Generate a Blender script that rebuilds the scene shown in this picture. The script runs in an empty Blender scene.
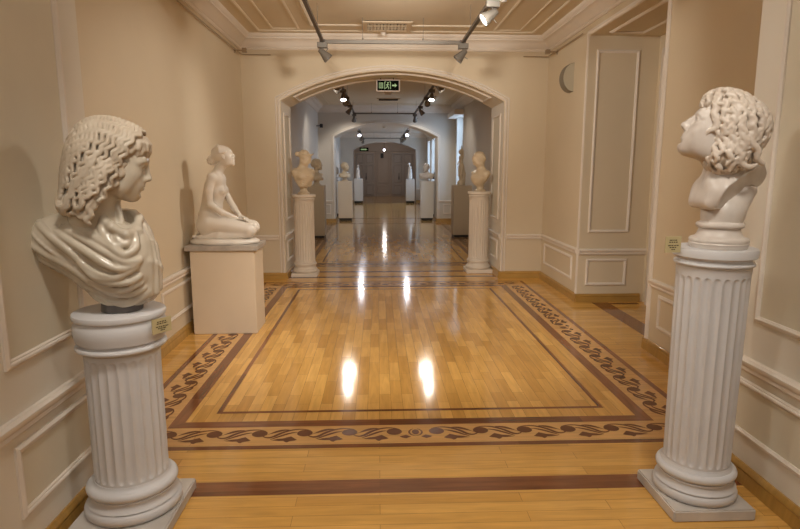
import bpy, bmesh, math, random
import numpy as np
from mathutils import Vector, Matrix
random.seed(7)
PI = math.pi
C = bpy.context.scene.collection
sc = bpy.context.scene

# ------------------------------------------------------------------ camera (measured from the photo)
CF = 578.0
H = 1.6
pitch = math.atan(96.5/578); yaw = math.atan(22/math.hypot(578, 96.5))
FW = Vector((math.sin(yaw)*math.cos(pitch), math.cos(yaw)*math.cos(pitch), -math.sin(pitch)))
RT = Vector((math.cos(yaw), -math.sin(yaw), 0)); UP = RT.cross(FW)
cam = bpy.data.cameras.new('camera'); camo = bpy.data.objects.new('camera', cam); C.objects.link(camo)
cam.sensor_fit = 'HORIZONTAL'; cam.sensor_width = 36; cam.lens = 36*CF/800
camo.matrix_world = Matrix(((RT.x, UP.x, -FW.x, 0), (RT.y, UP.y, -FW.y, 0), (RT.z, UP.z, -FW.z, H), (0, 0, 0, 1)))
cam.clip_start = .05
sc.camera = camo

def W(px, py, Y):
    """world point at hall depth Y seen at pixel (px, py); a measuring aid for the statues"""
    d = FW + RT*((px-400)/CF) - UP*((py-264.5)/CF)
    t = Y/d.y
    return Vector((d.x*t, Y, H+d.z*t))

# ------------------------------------------------------------------ materials
def mat(name, col, rough=.6, spec=.4, noise=0, nscale=5, col2=None, bump=0, bscale=40, metal=0, coat=0, emit=None, es=0, coords=None):
    m = bpy.data.materials.new(name); m.use_nodes = True
    nt = m.node_tree; b = nt.nodes['Principled BSDF']
    b.inputs['Base Color'].default_value = (*col, 1); b.inputs['Roughness'].default_value = rough
    b.inputs['Specular IOR Level'].default_value = spec; b.inputs['Metallic'].default_value = metal
    b.inputs['Coat Weight'].default_value = coat; b.inputs['Coat Roughness'].default_value = .08
    tc = nt.nodes.new('ShaderNodeTexCoord')
    if noise:
        n = nt.nodes.new('ShaderNodeTexNoise'); n.inputs['Scale'].default_value = nscale; n.inputs['Detail'].default_value = 5
        nt.links.new(tc.outputs['Object'], n.inputs['Vector'])
        r = nt.nodes.new('ShaderNodeMapRange'); r.inputs['From Min'].default_value = .3; r.inputs['From Max'].default_value = .7
        nt.links.new(n.outputs['Fac'], r.inputs['Value'])
        mx = nt.nodes.new('ShaderNodeMix'); mx.data_type = 'RGBA'
        c2 = col2 or tuple(c*(1-noise) for c in col)
        mx.inputs['A'].default_value = (*col, 1); mx.inputs['B'].default_value = (*c2, 1)
        nt.links.new(r.outputs['Result'], mx.inputs['Factor']); nt.links.new(mx.outputs['Result'], b.inputs['Base Color'])
    if bump:
        n = nt.nodes.new('ShaderNodeTexNoise'); n.inputs['Scale'].default_value = bscale; n.inputs['Detail'].default_value = 4
        nt.links.new(tc.outputs['Object'], n.inputs['Vector'])
        bp = nt.nodes.new('ShaderNodeBump'); bp.inputs['Strength'].default_value = bump; bp.inputs['Distance'].default_value = .003
        nt.links.new(n.outputs['Fac'], bp.inputs['Height']); nt.links.new(bp.outputs['Normal'], b.inputs['Normal'])
    if emit:
        b.inputs['Emission Color'].default_value = (*emit, 1); b.inputs['Emission Strength'].default_value = es
    return m

def wood(name, c1, c2, along, w=.5, h=.07, mortar=.0008, rough=.105, grain=.12, mcol=(.16, .07, .02), coat=.3):
    """strip parquet; along = 'x' or 'y' is the direction of the boards"""
    m = bpy.data.materials.new(name); m.use_nodes = True
    nt = m.node_tree; b = nt.nodes['Principled BSDF']; L = nt.links.new
    tc = nt.nodes.new('ShaderNodeTexCoord'); mp = nt.nodes.new('ShaderNodeMapping')
    if along == 'y': mp.inputs['Rotation'].default_value = (0, 0, PI/2)
    L(tc.outputs['Object'], mp.inputs['Vector'])
    br = nt.nodes.new('ShaderNodeTexBrick'); br.offset = .37; br.offset_frequency = 2
    br.inputs['Color1'].default_value = (0, 0, 0, 1); br.inputs['Color2'].default_value = (1, 1, 1, 1)
    br.inputs['Mortar'].default_value = (.5, .5, .5, 1); br.inputs['Scale'].default_value = 1
    br.inputs['Mortar Size'].default_value = mortar; br.inputs['Brick Width'].default_value = w; br.inputs['Row Height'].default_value = h
    br.inputs['Mortar Smooth'].default_value = .1
    L(mp.outputs['Vector'], br.inputs['Vector'])
    mx = nt.nodes.new('ShaderNodeMix'); mx.data_type = 'RGBA'
    mx.inputs['A'].default_value = (*c1, 1); mx.inputs['B'].default_value = (*c2, 1)
    L(br.outputs['Color'], mx.inputs['Factor'])
    mp2 = nt.nodes.new('ShaderNodeMapping'); mp2.inputs['Scale'].default_value = (1.6, 15, 1)
    L(mp.outputs['Vector'], mp2.inputs['Vector'])
    n = nt.nodes.new('ShaderNodeTexNoise'); n.inputs['Scale'].default_value = 2.2; n.inputs['Detail'].default_value = 6
    n.inputs['Distortion'].default_value = .6
    L(mp2.outputs['Vector'], n.inputs['Vector'])
    r = nt.nodes.new('ShaderNodeMapRange'); r.inputs['From Min'].default_value = .3; r.inputs['From Max'].default_value = .72
    r.inputs['To Min'].default_value = 1-grain; r.inputs['To Max'].default_value = 1+grain
    L(n.outputs['Fac'], r.inputs['Value'])
    mu = nt.nodes.new('ShaderNodeVectorMath'); mu.operation = 'SCALE'
    L(mx.outputs['Result'], mu.inputs[0]); L(r.outputs['Result'], mu.inputs['Scale'])
    m2 = nt.nodes.new('ShaderNodeMix'); m2.data_type = 'RGBA'; m2.inputs['B'].default_value = (*mcol, 1)
    L(br.outputs['Fac'], m2.inputs['Factor']); L(mu.outputs['Vector'], m2.inputs['A'])
    L(m2.outputs['Result'], b.inputs['Base Color'])
    b.inputs['Roughness'].default_value = rough; b.inputs['Specular IOR Level'].default_value = .5
    b.inputs['Coat Weight'].default_value = coat; b.inputs['Coat Roughness'].default_value = .06
    n3 = nt.nodes.new('ShaderNodeTexNoise'); n3.inputs['Scale'].default_value = 9; L(tc.outputs['Object'], n3.inputs['Vector'])
    bp = nt.nodes.new('ShaderNodeBump'); bp.inputs['Strength'].default_value = .015; bp.inputs['Distance'].default_value = .002
    L(n3.outputs['Fac'], bp.inputs['Height']); L(bp.outputs['Normal'], b.inputs['Normal'])
    return m

M = {}
M['wall'] = mat('wall paint', (.71, .61, .455), .7, .3, noise=.05, nscale=1.3, bump=.12, bscale=60)
M['wall_cool'] = mat('pale wall paint', (.67, .62, .55), .7, .3, noise=.04, nscale=1.3)
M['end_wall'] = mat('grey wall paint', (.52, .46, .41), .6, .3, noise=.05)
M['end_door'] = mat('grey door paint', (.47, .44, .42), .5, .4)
M['trim'] = mat('white trim paint', (.80, .73, .65), .5, .4, noise=.04, nscale=6)
M['field'] = mat('cream panel paint', (.72, .66, .53), .65, .3, noise=.06, nscale=3)
M['margin'] = mat('white wall paint', (.78, .73, .64), .65, .3, noise=.04, nscale=2)
M['ceiling'] = mat('ceiling paint', (.74, .65, .51), .8, .2, noise=.04, nscale=1.5)
M['ceiling_trim'] = mat('ceiling moulding paint', (.79, .71, .58), .7, .3)
M['wood_y'] = wood('oak strip along hall', (.60, .32, .075), (.84, .49, .14), 'y', w=.42, h=.08)
M['wood_x'] = wood('oak strip across hall', (.62, .335, .08), (.78, .45, .125), 'x', w=1.1, h=.08)
M['wood_dk'] = wood('dark inlay board', (.15, .052, .02), (.27, .10, .038), 'x', w=1.3, h=.3, grain=.25)
M['wood_dky'] = wood('dark inlay board along', (.15, .052, .02), (.27, .10, .038), 'y', w=1.3, h=.3, grain=.25)
M['wood_sc'] = mat('scroll inlay', (.17, .06, .022), .22, .5, noise=.25, nscale=14)
M['wood_lt'] = wood('light inlay ground', (.68, .39, .14), (.74, .43, .165), 'x', w=3, h=.4)
M['base'] = wood('baseboard oak', (.40, .225, .055), (.48, .28, .07), 'x', w=9, h=2, rough=.3)
M['plaster'] = mat('white plaster', (.63, .625, .635), .55, .4, noise=.05, nscale=9, bump=.1, bscale=90)
M['plaster2'] = mat('ivory plaster', (.78, .70, .60), .6, .4, noise=.04, nscale=7)
M['plinth'] = mat('plinth marble', (.66, .62, .58), .45, .5, noise=.2, nscale=7, col2=(.48, .45, .42))
M['marble_old'] = mat('aged marble', (.62, .56, .46), .24, .5, noise=.15, nscale=9, col2=(.50, .44, .35), coat=.1, bump=.12, bscale=35)
M['marble_hair'] = mat('aged marble hair', (.59, .52, .42), .5, .5, noise=.2, nscale=9, col2=(.44, .36, .27))
M['marble_white'] = mat('white marble', (.80, .74, .66), .3, .5, noise=.07, nscale=6)
M['marble_grey'] = mat('veined marble', (.72, .67, .62), .33, .5, noise=.2, nscale=8, col2=(.56, .50, .45), coat=.1, bump=.1, bscale=35)
M['marble_ghair'] = mat('veined marble hair', (.70, .63, .555), .4, .5, noise=.18, nscale=9, col2=(.56, .48, .40))
M['marble_warm'] = mat('yellowed marble', (.68, .55, .38), .4, .5, noise=.1, nscale=9)
M['stone'] = mat('grey stone slab', (.50, .45, .40), .5, .4, noise=.25, nscale=12, col2=(.36, .32, .28))
M['pedestal'] = mat('painted pedestal', (.74, .63, .49), .6, .35, noise=.04, nscale=4)
M['pedestal_tan'] = mat('tan pedestal', (.50, .40, .28), .6, .35, noise=.05, nscale=4)
M['pedestal_white'] = mat('white pedestal', (.74, .72, .68), .6, .35)
M['black'] = mat('black paint', (.02, .018, .016), .5, .4)
M['dark_stone'] = mat('dark marble', (.10, .09, .085), .4, .5)
M['track'] = mat('track metal', (.13, .11, .095), .45, .4, metal=.3)
M['grey_metal'] = mat('grey metal', (.20, .18, .155), .45, .4, metal=.3)
M['rod'] = mat('brass rod', (.42, .33, .23), .4, .5, metal=.5)
M['lens_on'] = mat('lit lens', (1, 1, 1), .3, emit=(1, .93, .88), es=14)
M['lens_far'] = mat('bright lens', (1, 1, 1), .3, emit=(.86, .86, 1), es=14)
M['globe'] = mat('lamp globe', (1, 1, 1), .3, emit=(.9, .88, 1), es=5)
M['lens_off'] = mat('lens', (.3, .28, .25), .2)
M['vent'] = mat('vent paint', (.66, .54, .39), .6)
M['dark'] = mat('vent hollow', (.05, .035, .02), .8)
M['brass'] = mat('brass label', (.56, .48, .27), .4, .5, metal=.15)
M['ink'] = mat('ink', (.08, .06, .03), .7)
M['sign_frame'] = mat('sign frame', (.62, .52, .45), .5)
M['sign_black'] = mat('sign panel', (.004, .005, .003), .8, .05)
M['sign_green'] = mat('sign green', (.2, .3, .15), .5, emit=(.52, .72, .36), es=.38)
M['sconce'] = mat('lamp shade glass', (.52, .48, .38), .4)
M['sconce_rim'] = mat('lamp rim', (.25, .22, .17), .5)
M['grey_door'] = mat('side door paint', (.25, .25, .25), .5)
M['sky_pane'] = None

# ------------------------------------------------------------------ object helpers
def link(name, me, mats=None, parent=None, smooth=False):
    o = bpy.data.objects.new(name, me); C.objects.link(o)
    for m in (mats if isinstance(mats, (list, tuple)) else [mats] if mats else []): me.materials.append(m)
    if parent: o.parent = parent
    if smooth:
        me.polygons.foreach_set('use_smooth', [True]*len(me.polygons))
    return o

def from_bm(name, bm, mats, parent=None, smooth=False, angle=None):
    me = bpy.data.meshes.new(name); bm.to_mesh(me); bm.free()
    o = link(name, me, mats, parent, smooth)
    if angle: 
        try: me.set_sharp_from_angle(angle=math.radians(angle))
        except Exception: pass
    return o

def tag(o, label, cat, group=None):
    o['label'] = label; o['category'] = cat
    if group: o['group'] = group
    return o

def thing(name, label, cat, loc=(0, 0, 0), rz=0, group=None):
    o = bpy.data.objects.new(name, None); C.objects.link(o); o.empty_display_size = .1
    o.location = loc; o.rotation_euler = (0, 0, rz)
    return tag(o, label, cat, group)

def struct(o):
    o['kind'] = 'structure'; return o

def box(bm, x0, x1, y0, y1, z0, z1, mi=0):
    v = [bm.verts.new(p) for p in ((x0,y0,z0),(x1,y0,z0),(x1,y1,z0),(x0,y1,z0),(x0,y0,z1),(x1,y0,z1),(x1,y1,z1),(x0,y1,z1))]
    for f in ((3,2,1,0),(4,5,6,7),(0,1,5,4),(1,2,6,5),(2,3,7,6),(3,0,4,7)):
        bm.faces.new([v[i] for i in f]).material_index = mi
    return v

def bev_box(name, x0, x1, y0, y1, z0, z1, m, parent=None, bev=.004, seg=2):
    bm = bmesh.new(); box(bm, x0, x1, y0, y1, z0, z1)
    bmesh.ops.bevel(bm, geom=bm.edges[:], offset=bev, segments=seg, affect='EDGES', profile=.5)
    return from_bm(name, bm, m, parent)

def lathe(bm, prof, seg=64, c=(0, 0), cap=True, mi=0):
    rings = []
    for r, z in prof:
        rings.append([bm.verts.new((c[0]+r*math.cos(2*PI*i/seg), c[1]+r*math.sin(2*PI*i/seg), z)) for i in range(seg)])
    for a, b in zip(rings, rings[1:]):
        for i in range(seg):
            j = (i+1) % seg
            bm.faces.new((a[i], a[j], b[j], b[i])).material_index = mi
    if cap:
        bm.faces.new(list(reversed(rings[0]))).material_index = mi; bm.faces.new(rings[-1]).material_index = mi

def arc_pts(cx, cz, r, a0, a1, n=8):
    return [(cx+r*math.cos(a0+(a1-a0)*i/n), cz+r*math.sin(a0+(a1-a0)*i/n)) for i in range(n+1)]

def tube(bm, pts, r, seg=8, mi=0, cap=True):
    pts = [Vector(p) for p in pts]; rings = []; n = len(pts)
    rr = r if isinstance(r, (list, tuple)) else [r]*n
    for i, p in enumerate(pts):
        t = (pts[min(i+1, n-1)]-pts[max(i-1, 0)]).normalized()
        u = t.cross(Vector((0, 0, 1)))
        if u.length < .05: u = t.cross(Vector((0, 1, 0)))
        u.normalize(); v = t.cross(u)
        rings.append([bm.verts.new(p+(u*math.cos(2*PI*k/seg)+v*math.sin(2*PI*k/seg))*rr[i]) for k in range(seg)])
    for a, b in zip(rings, rings[1:]):
        for k in range(seg):
            l = (k+1) % seg
            bm.faces.new((a[k], b[k], b[l], a[l])).material_index = mi
    if cap:
        bm.faces.new(rings[0]).material_index = mi; bm.faces.new(list(reversed(rings[-1]))).material_index = mi

def mould(bm, pts, nrm, prof, closed=False, mi=0):
    """sweep a strip of profile [(across, out), ...] along coplanar points; nrm = out direction (one or one per point)"""
    pts = [Vector(p) for p in pts]; n = len(pts)
    nr = [Vector(v) for v in nrm] if isinstance(nrm, list) else [Vector(nrm)]*n
    rows = []
    for i, p in enumerate(pts):
        N = nr[i].normalized()
        a = pts[(i-1) % n] if (closed or i > 0) else None
        b = pts[(i+1) % n] if (closed or i < n-1) else None
        d1 = (p-a).normalized() if a is not None else None
        d2 = (b-p).normalized() if b is not None else None
        if d1 is None: d1 = d2
        if d2 is None: d2 = d1
        s1 = N.cross(d1).normalized(); s2 = N.cross(d2).normalized()
        s = (s1+s2)
        s.normalize(); k = 1/max(.3, s.dot(s1))
        rows.append([bm.verts.new(p+s*(k*u)+N*w) for u, w in prof])
    m = len(prof); R = list(zip(rows, rows[1:]))
    if closed: R.append((rows[-1], rows[0]))
    for A, B in R:
        for j in range(m-1):
            bm.faces.new((A[j], A[j+1], B[j+1], B[j])).material_index = mi
        bm.faces.new((A[m-1], A[0], B[0], B[m-1])).material_index = mi
    if not closed:
        bm.faces.new(rows[0]).material_index = mi; bm.faces.new(list(reversed(rows[-1]))).material_index = mi

def pr_panel(w=.035, d=.018):     # picture-frame moulding of a wall panel
    return [(-w/2, -.002), (-w/2, d*.55), (-w*.32, d*.75), (-w*.18, d), (w*.05, d*.9), (w*.2, d*.55), (w*.34, d*.6), (w/2, d*.3), (w/2, -.002)]
def pr_dado(h=.075, d=.035):       # dado rail (across = up)
    return [(-h/2, -.002), (-h/2, d*.35), (-h*.36, d*.45), (-h*.3, d*.7), (-h*.1, d*.62), (0, d*.8), (h*.16, d), (h*.34, d), (h*.42, d*.7), (h/2, d*.6), (h/2, -.002)]

def finish(name, bm, mats, parent=None, smooth=True, ang=35):
    bmesh.ops.recalc_face_normals(bm, faces=bm.faces)
    return from_bm(name, bm, mats, parent, smooth, ang)

# ================================================================== THE ROOM
ZC = 3.38
def arch_geo(xl, xr, sp, ap, off=0.0, n=36):
    w = (xr-xl)/2; cx = (xl+xr)/2; h = ap-sp
    R = (w*w+h*h)/(2*h); cz = ap-R
    R2 = R+off; w2 = w+off
    a = math.asin(min(1, w2/R2))
    return [(cx+R2*math.sin(t), cz+R2*math.cos(t)) for t in [-a+2*a*i/n for i in range(n+1)]], cx, cz

def arch_wall(name, y0, y1, xl, xr, sp, ap, XL, XR, zt, mats):
    bm = bmesh.new(); arc, cx, cz = arch_geo(xl, xr, sp, ap)
    for y, flip in ((y0, False), (y1, True)):
        def q(*p):
            v = [bm.verts.new((a, y, b)) for a, b in p]
            bm.faces.new(v if not flip else v[::-1])
        q((XL, 0), (xl, 0), (xl, sp), (XL, sp)); q((XL, sp), (xl, sp), (xl, zt), (XL, zt))
        q((xr, 0), (XR, 0), (XR, sp), (xr, sp)); q((xr, sp), (XR, sp), (XR, zt), (xr, zt))
        for a, b in zip(arc, arc[1:]): q(a, b, (b[0], zt), (a[0], zt))
    path = [(xl, 0)]+arc+[(xr, 0)]
    for i, (a, b) in enumerate(zip(path, path[1:])):
        f = bm.faces.new([bm.verts.new(p) for p in ((a[0], y0, a[1]), (a[0], y1, a[1]), (b[0], y1, b[1]), (b[0], y0, b[1]))])
        f.material_index = 1
    for x, s in ((XL, 1), (XR, -1)):
        f = [(x, y0, 0), (x, y1, 0), (x, y1, zt), (x, y0, zt)][::s]; bm.faces.new([bm.verts.new(p) for p in f])
    bm.faces.new([bm.verts.new(p) for p in ((XL, y0, zt), (XR, y0, zt), (XR, y1, zt), (XL, y1, zt))])
    bmesh.ops.remove_doubles(bm, verts=bm.verts, dist=1e-5)
    bmesh.ops.recalc_face_normals(bm, faces=bm.faces)
    return struct(from_bm(name, bm, mats))

def run(bm, a, b, N, z, prof, mi=0):
    N = Vector((N[0], N[1], 0)); d = Vector((0, 0, 1)).cross(N)
    a = Vector((a[0], a[1], z)); b = Vector((b[0], b[1], z))
    if d.dot(b-a) < 0: a, b = b, a
    mould(bm, [a, b], N, prof, mi=mi)

CORN = [(a*.80+.025, b*.78) for a, b in [(-.12, -.01), (-.12, .02), (-.095, .035), (-.075, .03), (-.065, .045), (-.03, .06), (.01, .095), (.035, .135), (.04, .16), (.06, .165), (.075, .19), (.1, .205), (.125, .21), (.125, -.01)]]
def panel(bm, o, u, v, N, w, h, field=None, pw=.035, pd=.018):
    """rectangular moulding: corner o, unit u across, v up, size w x h, out normal N"""
    o = Vector(o); u = Vector(u); v = Vector(v)
    p = [o, o+u*w, o+u*w+v*h, o+v*h]
    mould(bm, p, N, pr_panel(pw, pd), closed=True)
    if field is not None:
        q = [x+Vector(N)*.0015 for x in p]
        f = bm.faces.new([bm.verts.new(x) for x in q]); f.material_index = field
        if f.normal.length == 0: f.normal_update()
        if f.normal.dot(Vector(N)) < 0: f.normal_flip()

def wall_panels(name, x, y0, y1, nx, panels=(), corn=None, corn_z=3.26, dado=True, ends=0):
    """dado rail, cornice and panels of a side wall at x facing nx"""
    bm = bmesh.new()
    if dado: run(bm, (x, y0), (x, y1), (nx, 0), .612, pr_dado())
    if corn: run(bm, (x, y0), (x, y1), (nx, 0), corn_z, CORN)
    for a, b, z0, z1 in panels:
        panel(bm, (x, a, z0), (0, 1, 0), (0, 0, 1), (nx, 0, 0), b-a, z1-z0)
    bmesh.ops.recalc_face_normals(bm, faces=bm.faces)
    return struct(from_bm(name, bm, [M['trim']], None, True, 35))

def baseboard(name, segs):
    bm = bmesh.new()
    prof = [(-.05, -.01), (-.05, .028), (-.02, .026), (.012, .018), (.022, .022), (.038, .018), (.05, .008), (.05, -.01)]
    for a, b, N in segs: run(bm, a, b, N, .0505, prof)
    bmesh.ops.recalc_face_normals(bm, faces=bm.faces)
    return struct(from_bm(name, bm, [M['base']], None, True, 35))

# arches -----------------------------------------------------------
A_N = dict(y0=1.95, y1=2.92, xl=-1.41, xr=1.88, sp=2.55, ap=2.98)
A_A = dict(y0=8.33, y1=9.25, xl=-1.345, xr=1.78, sp=2.52, ap=2.925)
A_B = dict(y0=17.35, y1=18.2, xl=-1.29, xr=1.76, sp=2.50, ap=2.90)
A_C = dict(y0=27.4, y1=28.0, xl=-1.16, xr=1.78, sp=2.43, ap=2.80)
W1, W2, W3 = (-1.87, 2.39), (-1.74, 2.28), (-1.74, 2.28)
arch_wall('wall_front', XL=-2.3, XR=2.9, zt=ZC+.1, mats=[M['wall'], M['margin']], **A_N)
arch_wall('wall_back', XL=-2.3, XR=3.3, zt=ZC+.1, mats=[M['wall'], M['margin']], **A_A)
arch_wall('wall_back.001', XL=-2.3, XR=2.9, zt=ZC+.1, mats=[M['wall_cool'], M['wall_cool']], **A_B)
arch_wall('wall_back.002', XL=-2.3, XR=2.9, zt=ZC+.1, mats=[M['wall_cool'], M['end_wall']], **A_C)

def arch_trim(name, A, rear=False, fielded=True, jamb_panels=True, dado=True, mats=None):
    bm = bmesh.new(); y0, y1 = A['y0'], A['y1']
    for off, w, d in ((.028, .036, .022), (.068, .022, .012)):
        arc, cx, cz = arch_geo(A['xl'], A['xr'], A['sp'], A['ap'], off)
        path = [(A['xl']-off, .10)]+arc+[(A['xr']+off, .10)]
        mould(bm, [(x, y0, z) for x, z in path], (0, -1, 0), pr_panel(w, d))
    if jamb_panels:
        for x, nx in ((A['xl'], 1), (A['xr'], -1)):
            g = .2; L = y1-y0
            panel(bm, (x, y0+g, .86), (0, 1, 0), (0, 0, 1), (nx, 0, 0), L-2*g, A['sp']-.16-.86, field=1)
            panel(bm, (x, y0+g, .25), (0, 1, 0), (0, 0, 1), (nx, 0, 0), L-2*g+(.12 if y0 < 3 else 0), .265, field=1)
            if dado: run(bm, (x, y0-.0), (x, y1), (nx, 0), .612, pr_dado())
        arc, cx, cz = arch_geo(A['xl'], A['xr'], A['sp'], A['ap'])
        inner = [p for p in arc if A['xl']+.16 < p[0] < A['xr']-.16]
        pts, nr = [], []
        for ya, seq in ((y0+g, inner), (y1-g, inner[::-1])):
            for x, z in seq:
                pts.append((x, ya, z)); nr.append((cx-x, 0, cz-z))
        mould(bm, pts, nr, pr_panel(.035, .02), closed=True)
    if dado:
        pass
    bmesh.ops.recalc_face_normals(bm, faces=bm.faces)
    return struct(from_bm(name, bm, mats or [M['trim'], M['field']], None, True, 35))
arch_trim('trim_1', A_N); arch_trim('trim_2', A_A); arch_trim('trim_3', A_B, jamb_panels=False, dado=False, mats=[M['trim'], M['wall_cool']])

# side walls --------------------------------------------------------
def simple_wall(name, x0, x1, y0, y1, m, z1=ZC+.1):
    bm = bmesh.new(); box(bm, x0, x1, y0, y1, 0, z1); return struct(from_bm(name, bm, m))
simple_wall('wall_left', -2.12, -1.87, 2.92, 8.33, M['wall'])
simple_wall('wall_left.001', -1.99, -1.74, 9.25, 17.35, M['wall_cool'])
simple_wall('wall_left.002', -1.99, -1.74, 18.2, 27.4, M['wall_cool'])
simple_wall('wall_left.003', -2.12, -1.87, -4.0, 1.95, M['wall'])
simple_wall('wall_right.003', 2.39, 2.64, -4.0, 1.95, M['wall'])
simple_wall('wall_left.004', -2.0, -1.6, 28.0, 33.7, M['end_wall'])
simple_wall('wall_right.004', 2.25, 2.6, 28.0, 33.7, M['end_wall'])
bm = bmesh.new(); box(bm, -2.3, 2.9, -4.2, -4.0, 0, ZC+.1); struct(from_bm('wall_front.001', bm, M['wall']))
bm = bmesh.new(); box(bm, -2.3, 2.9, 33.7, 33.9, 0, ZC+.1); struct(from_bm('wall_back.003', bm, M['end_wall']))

# right wall of the near room with the deep door recess
NY0, NY1, NXB, NZ = 4.93, 6.75, 3.2, 3.07
bm = bmesh.new()
box(bm, 2.39, 3.35, 2.92, NY0, 0, ZC+.1); box(bm, 2.39, 3.35, NY1, 8.33, 0, ZC+.1)
box(bm, 2.39, 3.35, NY0, NY1, NZ, ZC+.1); box(bm, NXB, 3.35, NY0, NY1, 0, NZ)
struct(from_bm('wall_right', bm, M['wall']))
bm = bmesh.new()
panel(bm, (2.50, NY1, .86), (1, 0, 0), (0, 0, 1), (0, -1, 0), .46, 2.04)
panel(bm, (2.50, NY1, .22), (1, 0, 0), (0, 0, 1), (0, -1, 0), .46, .29)
run(bm, (2.39, NY1), (NXB, NY1), (0, -1), .612, pr_dado())
panel(bm, (2.50, NY0, .86), (1, 0, 0), (0, 0, 1), (0, 1, 0), .46, 2.04)
run(bm, (2.39, NY0), (NXB, NY0), (0, 1), .612, pr_dado())
mould(bm, [(2.39, NY1+.03, .1), (2.39, NY1+.03, NZ+.03), (2.39, NY0-.03, NZ+.03), (2.39, NY0-.03, .1)], (-1, 0, 0), pr_panel(.05, .02))
panel(bm, (2.56, NY0+.2, NZ), (1, 0, 0), (0, 1, 0), (0, 0, -1), .36, NY1-NY0-.4, pw=.04, pd=.02)
bmesh.ops.recalc_face_normals(bm, faces=bm.faces)
struct(from_bm('trim_4', bm, [M['trim']], None, True, 35))
# door at the back of the recess
bm = bmesh.new()
mould(bm, [(NXB, 6.58, .0), (NXB, 6.58, 2.86), (NXB, 5.08, 2.86), (NXB, 5.08, .0)], (-1, 0, 0), [(-.06, -.002), (-.06, .03), (-.03, .05), (.02, .045), (.06, .02), (.06, -.002)])
bmesh.ops.recalc_face_normals(bm, faces=bm.faces)
d1 = thing('door_1', 'grey double door deep in the wall recess', 'door', (NXB, 5.83, 0)); struct(d1)
for k in ('label', 'category'): del d1[k]
def child(o, p):
    o.parent = p; o.matrix_parent_inverse = Matrix.Translation(-Vector(p.location)); return o
child(from_bm('door_frame', bm, [M['trim']], None, True, 35), d1)
for s in (0, 1):
    bm = bmesh.new(); ya = 5.14+s*.69; box(bm, NXB-.035, NXB-.002, ya, ya+.685, .01, 2.80)
    for z0, z1 in ((.2, .9), (1.05, 2.0), (2.12, 2.65)):
        panel(bm, (NXB-.035, ya+.12, z0), (0, 1, 0), (0, 0, 1), (-1, 0, 0), .44, z1-z0)
    bmesh.ops.recalc_face_normals(bm, faces=bm.faces)
    child(from_bm('door_leaf', bm, [M['grey_door']]), d1)

# right walls with windows
def wall_windows(name, x0, x1, y0, y1, wins, z0, z1, m):
    bm = bmesh.new(); y = y0
    for a, b in wins:
        box(bm, x0, x1, y, a, 0, ZC+.1); box(bm, x0, x1, a, b, 0, z0); box(bm, x0, x1, a, b, z1, ZC+.1); y = b
    box(bm, x0, x1, y, y1, 0, ZC+.1)
    return struct(from_bm(name, bm, m))
WIN2 = [(15.75, 17.0)]; WIN3 = [(19.4, 20.9), (23.5, 24.9), (25.7, 26.9)]  # first opening of the farthest gallery is unseen, added for more daylight
wall_windows('wall_right.001', 2.28, 2.68, 9.25, 17.35, WIN2, .95, 3.02, M['wall_cool'])
wall_windows('wall_right.002', 2.28, 2.68, 18.2, 27.4, WIN3, .95, 2.78, M['wall_cool'])
glass = bpy.data.materials.new('window glass'); glass.use_nodes = True
nt = glass.node_tree; nt.nodes.clear()
o_ = nt.nodes.new('ShaderNodeOutputMaterial'); t_ = nt.nodes.new('ShaderNodeBsdfTransparent'); g_ = nt.nodes.new('ShaderNodeBsdfGlossy'); x_ = nt.nodes.new('ShaderNodeMixShader')
t_.inputs['Color'].default_value = (.9, .95, 1, 1); g_.inputs['Roughness'].default_value = .05; x_.inputs['Fac'].default_value = .08
nt.links.new(t_.outputs[0], x_.inputs[1]); nt.links.new(g_.outputs[0], x_.inputs[2]); nt.links.new(x_.outputs[0], o_.inputs['Surface'])
wi = 0
for wins, z0, z1 in ((WIN2, .95, 3.02), (WIN3, .95, 2.78)):
    for a, b in wins:
        wi += 1
        w = bpy.data.objects.new('window_%d' % wi, None); C.objects.link(w); w.location = (2.5, (a+b)/2, z0); struct(w)
        bm = bmesh.new()
        t = .05
        for ya, yb, za, zb in ((a, a+t, z0, z1), (b-t, b, z0, z1), (a, b, z0, z0+t), (a, b, z1-t, z1), ((a+b)/2-.03, (a+b)/2+.03, z0, z1), (a, b, z0+(z1-z0)*.68, z0+(z1-z0)*.68+.05), (a, b, z0+(z1-z0)*.34, z0+(z1-z0)*.34+.03)):
            box(bm, 2.48, 2.54, ya, yb, za, zb)
        child(from_bm('window_frame', bm, M['margin']), w)
        bm = bmesh.new(); box(bm, 2.505, 2.511, a+.02, b-.02, z0+.02, z1-.02); child(from_bm('window_pane', bm, glass), w)
        bm = bmesh.new(); box(bm, 2.22, 2.48, a-.05, b+.05, z0-.04, z0); child(from_bm('window_sill', bm, M['margin']), w)
        ld = bpy.data.lights.new('daylight', 'AREA'); ld.shape = 'RECTANGLE'; ld.size = z1-z0-.1; ld.size_y = b-a-.1
        ld.energy = 40; ld.color = (.62, .78, 1)
        lo = bpy.data.objects.new('daylight', ld); C.objects.link(lo); lo.location = (2.9, (a+b)/2, (z0+z1)/2+.3)
        lo.rotation_euler = (0, math.radians(78), 0)

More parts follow.
